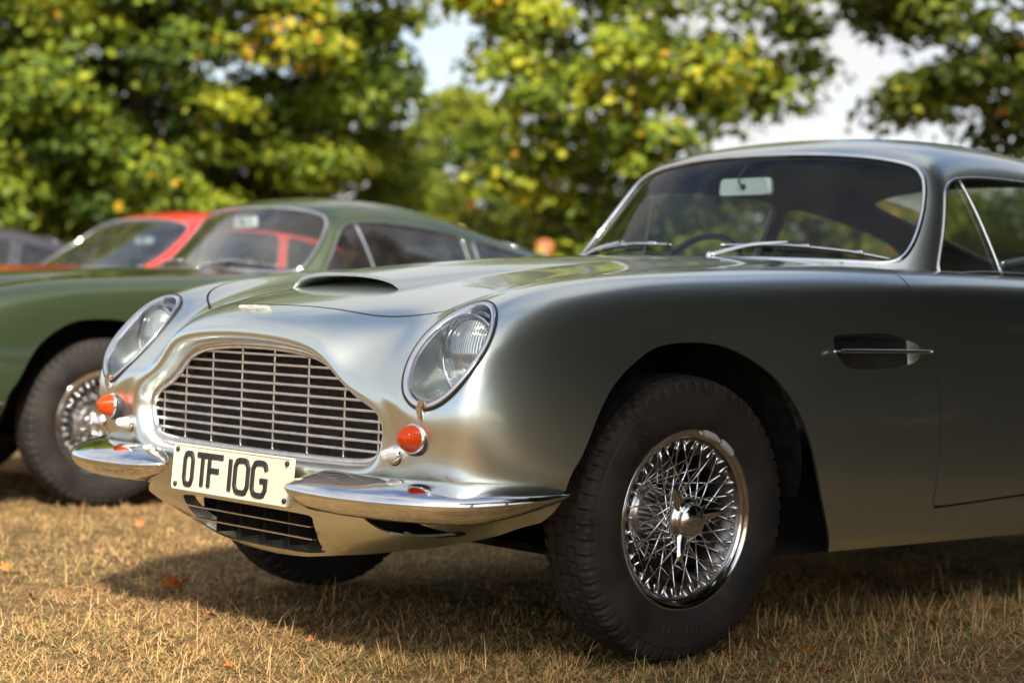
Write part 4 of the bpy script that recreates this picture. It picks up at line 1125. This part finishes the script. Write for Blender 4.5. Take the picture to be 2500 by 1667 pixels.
gx = np.concatenate([-np.geomspace(500, 6.5, 22), np.linspace(-6, 4, 180), np.geomspace(4.5, 500, 22)])
gy_ = np.concatenate([-np.geomspace(500, 3.5, 22), np.linspace(-3, 7, 180), np.geomspace(7.5, 500, 22)])
X, Y = np.meshgrid(gx, gy_); Z = ground_h(X, Y)
V, q = grid_mesh(np.stack([X, Y, Z], -1))
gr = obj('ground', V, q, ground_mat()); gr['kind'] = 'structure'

# ---------------------------------------------------------------- grass
def blade_mesh(P, az, tilt, L, w, curl, col, name, material):
    """three-segment bent blades; all arguments are arrays"""
    n = len(P); d = np.stack([np.cos(az), np.sin(az)], 1); s = np.stack([-np.sin(az), np.cos(az)], 1)
    rows = []; p = P.copy(); t = tilt.copy()
    for k, (ww, frac) in enumerate(((1, 0), (.8, .4), (.5, .35), (0, .25))):
        if k:
            step = (L*frac)[:, None]
            p = p+step*np.concatenate([d*np.sin(t)[:, None], np.cos(t)[:, None]], 1); t = t+curl
        if ww: 
            o = (w*ww/2)[:, None]*s; o = np.concatenate([o, np.zeros((n, 1))], 1); rows += [p-o, p+o]
        else: rows.append(p)
    V = np.stack(rows, 1).reshape(-1, 3); b = (np.arange(n)*7)[:, None]
    F = np.concatenate([b+[0, 1, 3], b+[0, 3, 2], b+[2, 3, 5], b+[2, 5, 4], b+[4, 5, 6]])
    me = make_mesh(name, V, F, material)
    at = me.attributes.new('tone', 'FLOAT', 'POINT'); at.data.foreach_set('value', np.repeat(col, 7).astype(np.float32))
    return me

def grass_mat():
    m = mat('grass_blades', (.4, .3, .15), .7, spec=.25)
    nt = m.node_tree; n = nt.nodes; l = nt.links; b = n['Principled BSDF']
    at = n.new('ShaderNodeAttribute'); at.attribute_name = 'tone'
    rp = n.new('ShaderNodeValToRGB'); e = rp.color_ramp.elements
    e[0].position = 0; e[0].color = (.13, .075, .035, 1); e[1].position = 1; e[1].color = (.075, .115, .022, 1)
    for p, c in ((.18, (.29, .16, .065, 1)), (.42, (.50, .295, .115, 1)), (.66, (.66, .43, .19, 1)), (.74, (.40, .29, .12, 1)), (.84, (.17, .17, .04, 1))):
        x = e.new(p); x.color = c
    l.new(at.outputs['Fac'], rp.inputs[0]); l.new(rp.outputs[0], b.inputs['Base Color'])
    return m
GRASS = grass_mat()

def scatter(n, near=1.8, far=9.0, half_ang=19):
    """points on the ground in the wedge in front of the camera, denser close by"""
    d = near*(far/near)**RNG.random(n); a = np.radians(RNG.uniform(-half_ang, half_ang, n))
    yaw = cam.rotation_euler[2]
    vx, vy = -math.sin(yaw), math.cos(yaw)
    x = cam.location.x+d*(vx*np.cos(a)-vy*np.sin(a)); y = cam.location.y+d*(vy*np.cos(a)+vx*np.sin(a))
    return x, y
def patch(x, y):
    return np.sin(2.3*x+1.1*y)*np.cos(1.7*y-.6*x)+.6*np.sin(5.3*x-2.2*y+1)*np.sin(4.1*y+2.6*x)
# flattened dry mat
n = 250000; x, y = scatter(n, 2.6, 11.0); bare = np.sin(3.1*x+.7*y+2)*np.sin(2.7*y-1.1*x+.5)+.7*np.sin(7.7*x+3.1*y)*np.cos(6.3*y-4.2*x); kp = RNG.random(n) > .82*np.clip((bare-.15)/.6, 0, 1); x, y = x[kp], y[kp]; n = len(x); P = np.stack([x, y, ground_h(x, y)+RNG.uniform(-.002, .012, n)], 1)
pt = patch(x, y); tone = np.clip(RNG.normal(.46, .20, n)+.10*pt, 0.02, .70)
gsel = RNG.random(n) < np.clip(.13+.24*pt, .015, .6); tone[gsel] = RNG.uniform(.80, 1.0, gsel.sum())
tilt = np.radians(RNG.uniform(58, 93, n)); L = RNG.uniform(.012, .050, n)
g1 = link('grass', blade_mesh(P, RNG.uniform(0, 6.283, n), tilt, L, RNG.uniform(.0010, .0027, n), RNG.uniform(-.4, .35, n), tone, 'grass', GRASS))
# upright tufts
nt_ = 5600; tx, ty = scatter(nt_, 2.7, 10.0); k = 13
keep = RNG.random(nt_) < np.clip(.45+.4*patch(tx, ty), .08, 1); tx, ty = tx[keep], ty[keep]; nt_ = len(tx)
x = np.repeat(tx, k)+RNG.normal(0, .014, nt_*k); y = np.repeat(ty, k)+RNG.normal(0, .014, nt_*k)
base_t = np.repeat(np.where(RNG.random(nt_) < .42, .90, .46), k); n = nt_*k
tone = np.clip(base_t+RNG.normal(0, .09, n), .05, 1.0)
P = np.stack([x, y, ground_h(x, y)-.003], 1)
g2 = link('grass', blade_mesh(P, RNG.uniform(0, 6.283, n), np.radians(RNG.uniform(8, 65, n)), RNG.uniform(.015, .042, n)*np.repeat(RNG.uniform(.5, 1.3, nt_), k), RNG.uniform(.0012, .0026, n), RNG.uniform(0, .4, n), tone, 'grass', GRASS))
# long pale straws and the rough fringe that the mower missed under the sill
n1 = 750; x, y = scatter(n1, 2.7, 8.0)
n2 = 1500; x2 = RNG.normal(.80, .20, n2); y2 = RNG.uniform(.45, 3.4, n2)
x = np.concatenate([x, x2]); y = np.concatenate([y, y2]); n = n1+n2
P = np.stack([x, y, ground_h(x, y)-.003], 1); tone = np.clip(RNG.normal(.55, .10, n), .2, .70)
tone[n1:] = np.where(RNG.random(n2) < .30, RNG.uniform(.78, .95, n2), tone[n1:])
L = np.concatenate([RNG.uniform(.06, .13, n1), RNG.uniform(.03, .10, n2)])
g3 = link('grass', blade_mesh(P, RNG.uniform(0, 6.283, n), np.radians(RNG.uniform(5, 72, n)), L, RNG.uniform(.0014, .0028, n), RNG.uniform(-.1, .5, n), tone, 'grass', GRASS))
for g_, lb in ((g1, 'flattened straw coloured dry grass mat over the ground'), (g2, 'short upright tufts of dry and green grass'), (g3, 'long pale straws and rough grass fringe')):
    tag(g_, lb, 'grass', None, 'stuff')

# ---------------------------------------------------------------- fallen leaves
def maple_outline(r=1.0, jag=.12, rng=None):
    pts = []
    for k in range(5):
        a = math.radians(90+(k-2)*52); s_ = (1.0, .92, .70)[abs(k-2)]
        pts += [((.42)*math.cos(a-.42)*s_, .42*math.sin(a-.42)*s_), (.78*s_*math.cos(a-.16), .78*s_*math.sin(a-.16)), (s_*math.cos(a), s_*math.sin(a)), (.78*s_*math.cos(a+.16), .78*s_*math.sin(a+.16))]
    pts += [(-.06, -.12), (0, -.45), (.06, -.12)]
    P = np.array(pts); P = P[np.argsort(np.arctan2(P[:, 1]-.05, P[:, 0]))]
    return P*r
def leaf_brown(nm, c0, c1):
    m = noise_tint(mat(nm, c0, .6, spec=.3), 40, c0, c1, .3, .7)
    return m
LEAF_MATS = [leaf_brown('leaf_orange', (.50, .13, .025), (.62, .22, .05)), leaf_brown('leaf_rust', (.22, .055, .022), (.36, .10, .03)), leaf_brown('leaf_brown', (.12, .05, .025), (.22, .09, .04))]
def pix_ground(px, py):
    """where the camera ray through a point of the 2352 x 1568 picture meets the ground"""
    d = cam.rotation_euler.to_matrix() @ Vector(((px-1176)/(1.801*2352), -(py-784)/(1.801*2352), -1))
    t = -cam.location.z/d.z; p = cam.location+d*t
    return p.x, p.y
spots = [(398, 1340, .060, 0, 'large curled orange leaf lying in front of the number plate'), (72, 1365, .034, 1, 'rust leaf on the dry grass at the far left edge'), (222, 1357, .020, 0, 'small orange leaf left of the large curled one'),
         (485, 1412, .028, 1, 'rust leaf just below the large curled orange leaf'), (180, 1170, .05, 2, 'dark brown leaf on the grass right of the green car'), (320, 1205, .03, 0, 'small orange leaf on grass left of the lower intake'),
         (2140, 1470, .036, 1, 'reddish leaf on the grass below the door'), (1860, 1505, .026, 0, 'small orange leaf right of the front tyre'), (1795, 1545, .024, 0, 'orange leaf at the bottom edge right of the tyre'),
         (1890, 1550, .03, 1, 'rust leaf at the bottom edge below the door'), (530, 1535, .022, 0, 'orange leaf at the bottom edge left of centre'), (710, 1475, .022, 0, 'small orange leaf in the shade left of the tyre'),
         (575, 1330, .018, 2, 'tiny brown leaf in the shade under the nose'), (60, 1130, .04, 2, 'brown leaf beside the green car tyre'), (10, 1310, .03, 0, 'orange leaf cut by the left picture edge')]
# a few rough tufts standing against the front tyre
tc0 = [(1625, 1478, 1.0), (1560, 1512, .6), (1700, 1462, .7), (1480, 1540, .6), (1800, 1440, .8), (1300, 1520, .5), (2240, 1400, 1.0), (1950, 1415, .9), (2080, 1430, .8), (880, 1500, .7), (420, 1450, .7), (1180, 1545, .6)]
xs_, ys_, Ls_ = [], [], []
for px, py, s_ in tc0:
    x0, y0 = pix_ground(px, py); m_ = 46
    xs_ += list(x0+RNG.normal(0, .022, m_)); ys_ += list(y0+RNG.normal(0, .022, m_)); Ls_ += list(s_*RNG.uniform(.03, .085, m_))
x, y, L = np.array(xs_), np.array(ys_), np.array(Ls_); n = len(x)
P = np.stack([x, y, ground_h(x, y)-.003], 1); tone = np.where(RNG.random(n) < .35, RNG.uniform(.78, .98, n), np.clip(RNG.normal(.50, .12, n), .1, .70))
g4 = link('grass', blade_mesh(P, RNG.uniform(0, 6.283, n), np.radians(RNG.uniform(5, 60, n)), L, RNG.uniform(.0014, .0028, n), RNG.uniform(-.1, .5, n), tone, 'grass', GRASS))
tag(g4, 'rough longer grass tufts standing by the front tyre', 'grass', None, 'stuff')
for i, (px, py, r, mi, lb) in enumerate(spots):
    x, y = pix_ground(px, py); ol = maple_outline(r); n_ = len(ol)
    c_ = RNG.uniform(.5, 1.1); ring = lambda k: np.stack([ol[:, 0]*k, ol[:, 1]*k*.8, .018*r/.04*(c_*(ol[:, 0]*k/r)**2+.6*np.sin(3*ol[:, 1]*k/r))], 1)
    G = np.stack([ring(.01), ring(.5), ring(1.0)], 0); V, q = grid_mesh(G, loop=True)
    V2 = V-[0, 0, .0006]; F = np.concatenate([q, q[:, ::-1]+len(V)])
    o = obj('fallen_leaf', np.concatenate([V, V2]), F, LEAF_MATS[mi], None, loc=(x, y, float(ground_h(x, y))+.016), rot=(RNG.uniform(-.3, .3), RNG.uniform(-.3, .3), RNG.uniform(0, 6.28)))
    tag(o, lb, 'leaf', 'fallen leaves on the grass')
# ---------------------------------------------------------------- trees
def foliage_mat(name, ramp):
    m = bpy.data.materials.new(name); m.use_nodes = True
    nt = m.node_tree; n = nt.nodes; l = nt.links; n.clear()
    o = n.new('ShaderNodeOutputMaterial'); mx = n.new('ShaderNodeMixShader'); mx.inputs[0].default_value = .38
    pb = n.new('ShaderNodeBsdfPrincipled'); pb.inputs['Roughness'].default_value = .55; pb.inputs['Specular IOR Level'].default_value = .3
    tr = n.new('ShaderNodeBsdfTranslucent')
    at = n.new('ShaderNodeAttribute'); at.attribute_name = 'tone'
    rp = n.new('ShaderNodeValToRGB'); e = rp.color_ramp.elements
    e[0].position, e[0].color = ramp[0][0], (*ramp[0][1], 1); e[1].position, e[1].color = ramp[-1][0], (*ramp[-1][1], 1)
    for p, c in ramp[1:-1]: x = e.new(p); x.color = (*c, 1)
    l.new(at.outputs['Fac'], rp.inputs[0]); l.new(rp.outputs[0], pb.inputs['Base Color']); l.new(rp.outputs[0], tr.inputs[0])
    l.new(pb.outputs[0], mx.inputs[1]); l.new(tr.outputs[0], mx.inputs[2]); l.new(mx.outputs[0], o.inputs[0])
    return m
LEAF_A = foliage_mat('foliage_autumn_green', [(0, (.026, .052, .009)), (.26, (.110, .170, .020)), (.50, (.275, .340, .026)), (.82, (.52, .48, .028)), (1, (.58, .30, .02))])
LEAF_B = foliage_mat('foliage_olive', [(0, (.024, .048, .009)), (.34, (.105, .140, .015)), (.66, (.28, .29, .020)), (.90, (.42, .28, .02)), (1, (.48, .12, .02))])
BARK = noise_tint(mat('bark', (.09, .07, .05), .9, spec=.1), 18, (.05, .04, .03), (.14, .11, .08), bump=.6, bscale=40, bdist=.02)

def crown_mesh(seed, R, H, z0, n_clump, leaves, leaf=.118, shell=.72, low=0.0):
    """clumps of leaves spread through an uneven crown; returns mesh and clump centres"""
    rg = np.random.default_rng(seed)
    C_ = []
    while len(C_) < n_clump:
        p = rg.uniform(-1, 1, 3); r = np.linalg.norm(p)
        if r > 1 or r < .25: continue
        if rg.random() > (r/1.0)**1.2: continue
        prof = (1-max(0, p[2])**1.6*.55)
        C_.append([p[0]*R*prof, p[1]*R*prof, z0+(p[2]+1)/2*H])
    C_ = np.array(C_); C_ += rg.normal(0, .12, C_.shape)
    big = rg.uniform(.30, .75, n_clump)
    ci = np.repeat(np.arange(n_clump), leaves); n = len(ci)
    off = rg.normal(0, 1, (n, 3)); off /= np.linalg.norm(off, axis=1, keepdims=True); off *= (rg.random(n)**.45)[:, None]
    off[:, 2] = off[:, 2]*.42-.22*np.hypot(off[:, 0], off[:, 1])
    P = C_[ci]+off*big[ci][:, None]
    # leaf frame: faces outwards and up, droops
    out = off.copy(); out[:, 2] += .75; out += rg.normal(0, .45, (n, 3)); out /= np.linalg.norm(out, axis=1, keepdims=True)
    t = np.cross(out, rg.normal(0, 1, (n, 3))); t /= np.linalg.norm(t, axis=1, keepdims=True); b = np.cross(out, t)
    s = leaf*rg.uniform(.6, 1.25, n)
    shape = np.array([(0, -.5), (.46, -.12), (.32, .30), (0, .72), (-.32, .30), (-.46, -.12)])
    fold = np.array([0, .14, .10, .0, .10, .14])
    V = P[:, None]+s[:, None, None]*(shape[None, :, :1]*t[:, None]+shape[None, :, 1:]*b[:, None]+fold[None, :, None]*out[:, None])
    bi = (np.arange(n)*6)[:, None]
    F = np.concatenate([bi+[0, 1, 3], bi+[1, 2, 3], bi+[0, 3, 5], bi+[3, 4, 5]])
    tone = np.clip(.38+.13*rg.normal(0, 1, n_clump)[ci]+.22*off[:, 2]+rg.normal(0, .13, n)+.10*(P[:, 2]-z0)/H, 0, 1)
    tone = np.where(rg.random(n) < .012, rg.uniform(.92, 1, n), tone)
    return V.reshape(-1, 3), F, np.repeat(tone, 6), C_

def make_tree(name, seed, loc, R, H, z0, n_clump, leaves, material, label, group, leaf=.092):
    V, F, tone, C_ = crown_mesh(seed, R, H, z0, n_clump, leaves, leaf)
    root = empty(name, loc)
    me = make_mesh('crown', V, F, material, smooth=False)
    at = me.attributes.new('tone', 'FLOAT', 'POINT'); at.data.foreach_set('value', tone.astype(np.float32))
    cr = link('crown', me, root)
    rg = np.random.default_rng(seed+1); mb = MB()
    top = z0+H*.72
    trunk = np.array([(0, 0, -.1), (.05, .03, .8), (-.04, .08, z0+H*.25), (.06, -.05, z0+H*.5), (0, 0, top)])
    tp = resample(trunk, 16, False); mb.tube(tp, np.linspace(.26, .05, 16)*R/3.2, 10)
    for i in rg.choice(len(C_), min(46, len(C_)), replace=False):
        c = C_[i]; zb = np.clip(c[2]-.45*np.hypot(c[0], c[1])-.2, .5, top-.1); k = np.interp(zb, tp[:, 2], np.arange(16)); p0 = tp[int(k)]
        mid = (p0+c)/2+rg.normal(0, .12, 3)+[0, 0, -.10]
        mb.tube(resample(np.array([p0, mid, c]), 7, False), np.linspace(.055, .010, 7)*R/3.2, 5)
    mb.build('trunk', BARK, root)
    tag(root, label, 'tree', group); return root

def copy_tree_at(src, loc, rz, sc, label, group):
    c = copy_tree(src); c.location = loc; c.rotation_euler = (0, 0, rz); c.scale = (sc, sc, sc)
    tag(c, label, 'tree', group); return c

yaw = cam.rotation_euler[2]; VD = Vector((-math.sin(yaw), math.cos(yaw), 0)); VR = Vector((math.cos(yaw), math.sin(yaw), 0))
def at(px, dist):
    """ground point seen at picture column px (of 2352) at a distance along the view"""
    p = Vector((cam.location.x, cam.location.y, 0))+VD*dist+VR*(dist*(px-1176)/(1.801*2352)); return (p.x, p.y, -.02)
GB = 'trees behind the parked cars'
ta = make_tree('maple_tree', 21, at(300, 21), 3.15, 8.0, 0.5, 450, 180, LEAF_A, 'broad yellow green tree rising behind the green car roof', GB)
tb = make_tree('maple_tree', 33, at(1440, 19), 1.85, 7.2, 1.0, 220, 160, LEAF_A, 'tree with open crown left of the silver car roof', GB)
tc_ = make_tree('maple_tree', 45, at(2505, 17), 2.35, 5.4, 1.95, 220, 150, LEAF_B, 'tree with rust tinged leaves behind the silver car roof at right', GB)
copy_tree_at(ta, at(-130, 20), 1.9, 1.02, 'dense dark tree at the left edge behind the plum car', GB)
copy_tree_at(ta, at(740, 23), 3.6, .46, 'low bushy tree between the broad left tree and the open crowned one', GB)
copy_tree_at(ta, at(1050, 27), 4.4, .50, 'low tree behind the gap left of the open crowned tree', GB)
# low hedge that closes the view under the crowns
hs = make_tree('hedge_shrub', 61, at(150, 24), 2.0, 3.0, 0.05, 120, 130, LEAF_B, 'dark leafy shrub at the foot of the left trees', 'shrubs under the trees')
for i, (px, d, lb) in enumerate([(560, 24, 'dark shrub behind the windscreen of the green car'), (960, 24, 'dark shrub behind the tail of the green car'), (1330, 25, 'dark shrub left of the silver car windscreen'), (1720, 28, 'dark shrub seen through the silver car windscreen'), (2120, 29, 'dark shrub seen through the silver car cabin'), (2480, 24, 'dark shrub behind the silver car door window')]):
    copy_tree_at(hs, at(px, d), i*1.3, (.85, .85, .9, 1.1, 1.1, 1.0)[i], lb, 'shrubs under the trees')
# trees on the right and behind the camera, mirrored in the flank of the silver car
LEAF_D = foliage_mat('foliage_shade_dark', [(0, (.012, .024, .006)), (.5, (.030, .050, .010)), (1, (.07, .085, .014))])  # leaf colours darkened to stand in for deep shade in the reflections
GR = 'trees across the lawn mirrored in the paint'
for i, (x, y, s_, r_) in enumerate([(8.5, 12.6, 1.65, .3), (11.2, 9.2, 1.7, 1.7), (13.2, 5.9, 1.45, 2.9), (14.5, 5.5, 2.0, 4.0), (14.0, 12.0, 2.1, .9), (4.5, 18.5, 1.6, 2.1)]):
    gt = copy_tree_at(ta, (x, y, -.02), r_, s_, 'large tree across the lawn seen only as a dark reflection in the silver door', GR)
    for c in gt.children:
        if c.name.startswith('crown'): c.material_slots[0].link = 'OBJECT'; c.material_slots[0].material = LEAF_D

for i, (x, y) in enumerate([(7.2, 18.5), (9.6, 15.2), (11.6, 12.0), (12.0, 9.0), (12.4, 5.8), (5.2, 20.0)]):  # unseen shrubs added to block the bright horizon mirrored in the flank
    gt = copy_tree_at(hs, (x, y, -.02), i*1.1, 1.05, 'dark unseen shrub added under the trees to block the mirrored horizon', 'unseen shrubs added for reflections')
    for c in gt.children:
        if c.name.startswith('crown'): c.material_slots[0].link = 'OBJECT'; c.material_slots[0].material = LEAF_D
tsh = make_tree('maple_tree', 77, (7.6, -4.1, -.02), 1.9, 3.8, 5.5, 190, 85, LEAF_D, 'tall unseen tree placed beside the camera so its shade falls on the flank and front wheel', GR, leaf=.12)  # out of view, placed so that its shade darkens flank and tyre
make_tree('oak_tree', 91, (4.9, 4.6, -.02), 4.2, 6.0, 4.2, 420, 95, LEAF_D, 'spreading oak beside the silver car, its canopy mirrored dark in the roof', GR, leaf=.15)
copy_tree_at(tsh, (9.7, -.9, -.02), 1.3, 1.12, 'tall unseen tree right of the frame added to shade the lawn beside the door', GR)  # second unseen tree, added to extend the shade over the lawn
# ---------------------------------------------------------------- people far behind
def make_person(name, loc, rz, height, shirt, trousers, skin, hair, label, hat=None):
    root = empty(name, loc, rz)
    k = height/1.75
    J = {'pel': (0, 0, .95), 'sp': (0, .01, 1.15), 'ch': (0, .0, 1.35), 'nk': (0, .0, 1.50), 'hd': (0, -.02, 1.60), 'tp': (0, -.01, 1.70)}
    for s, S_ in ((1, 'l'), (-1, 'r')):
        J.update({S_+'sh': (.17*s, 0, 1.42), S_+'el': (.235*s, .02, 1.14), S_+'wr': (.24*s, -.08, .90), S_+'ha': (.235*s, -.11, .80), S_+'hip': (.09*s, 0, .90), S_+'kn': (.10*s, -.02, .50), S_+'an': (.11*s, .02, .09), S_+'to': (.12*s, -.13, .04)})
    names = list(J); idx = {n_: i for i, n_ in enumerate(names)}
    E = [('pel', 'sp'), ('sp', 'ch'), ('ch', 'nk'), ('nk', 'hd'), ('hd', 'tp')]
    for S_ in 'lr': E += [('ch', S_+'sh'), (S_+'sh', S_+'el'), (S_+'el', S_+'wr'), (S_+'wr', S_+'ha'), ('pel', S_+'hip'), (S_+'hip', S_+'kn'), (S_+'kn', S_+'an'), (S_+'an', S_+'to')]
    rad = {'pel': (.15, .11), 'sp': (.14, .10), 'ch': (.16, .11), 'nk': (.055, .055), 'hd': (.080, .095), 'tp': (.065, .075), 'sh': (.065, .065), 'el': (.045, .045), 'wr': (.032, .028), 'ha': (.04, .022), 'hip': (.09, .09), 'kn': (.06, .06), 'an': (.042, .045), 'to': (.045, .03)}
    me = bpy.data.meshes.new('body'); me.from_pydata([tuple(np.array(J[n_])*k) for n_ in names], [(idx[a], idx[b]) for a, b in E], [])
    o = bpy.data.objects.new('body', me); COL.objects.link(o)
    o.modifiers.new('skin', 'SKIN'); sk = me.skin_vertices[0].data if me.skin_vertices else None
    if sk is not None:
        for n_, i in idx.items():
            r_ = rad.get(n_, rad.get(n_[1:])); sk[i].radius = (r_[0]*k, r_[1]*k)
        sk[0].use_root = True
    sd = o.modifiers.new('sub', 'SUBSURF'); sd.levels = 2; sd.render_levels = 2
    dg = bpy.context.evaluated_depsgraph_get(); me2 = bpy.data.meshes.new_from_object(o.evaluated_get(dg)); bpy.data.objects.remove(o)
    for c_ in (skin, shirt, trousers): me2.materials.append(c_)
    for p in me2.polygons:
        z = p.center.z/k; x = abs(p.center.x)/k
        p.material_index = 2 if z < .96 and x < .19 else (1 if z < 1.47 and not (x > .19 and z < 1.16) else 0); p.use_smooth = True
    link('body', me2, root)
    mb = MB(); pr = [(1.735, .001), (1.728, .05), (1.70, .086), (1.66, .104), (1.61, .106), (1.57, .098), (1.55, .09)]
    mb.lathe([(a*k, b*k) for a, b in pr], 24, 'z', c=(0, .018*k, 0)); mb.build('hair', hair, root)
    if hat:
        mb = MB(); mb.lathe([(1.655*k, .19*k), (1.668*k, .16*k), (1.675*k, .108*k), (1.75*k, .10*k), (1.775*k, .07*k), (1.778*k, .001)], 28, 'z', c=(0, 0, 0)); mb.build('hat', hat, root)
    for s in (1, -1):
        MB().lathe([(-.004, .011), (-.009, .007), (-.011, .0005)], 12, 'y').build('eye', SEAL, root, loc=(.033*s*k, -.108*k, 1.625*k))
    mb = MB(); mb.tube(np.array([(0, -.105, 1.63), (0, -.128, 1.595), (0, -.108, 1.585)])*k, [.008, .013, .008], 8); mb.build('nose', skin, root)
    tag(root, label, 'person', 'people far behind the cars'); return root
SKIN = mat('skin', (.55, .30, .20), .5)
p1 = at(1245, 18.5)
make_person('person', p1, math.radians(40), 1.63, mat('shirt_red', (.45, .10, .06), .8), mat('trousers_navy', (.03, .035, .05), .8), SKIN, mat('hair_auburn', (.42, .14, .055), .6), 'distant auburn haired person whose head shows above the silver bonnet')
p2 = at(1040, 17.0)
make_person('person', p2, math.radians(60), 1.62, mat('shirt_tan', (.42, .32, .18), .8), mat('trousers_beige', (.30, .25, .18), .8), SKIN, mat('hair_grey', (.30, .28, .25), .6), 'distant person in straw hat seen through the green car rear window', mat('straw_hat', (.50, .36, .15), .8))
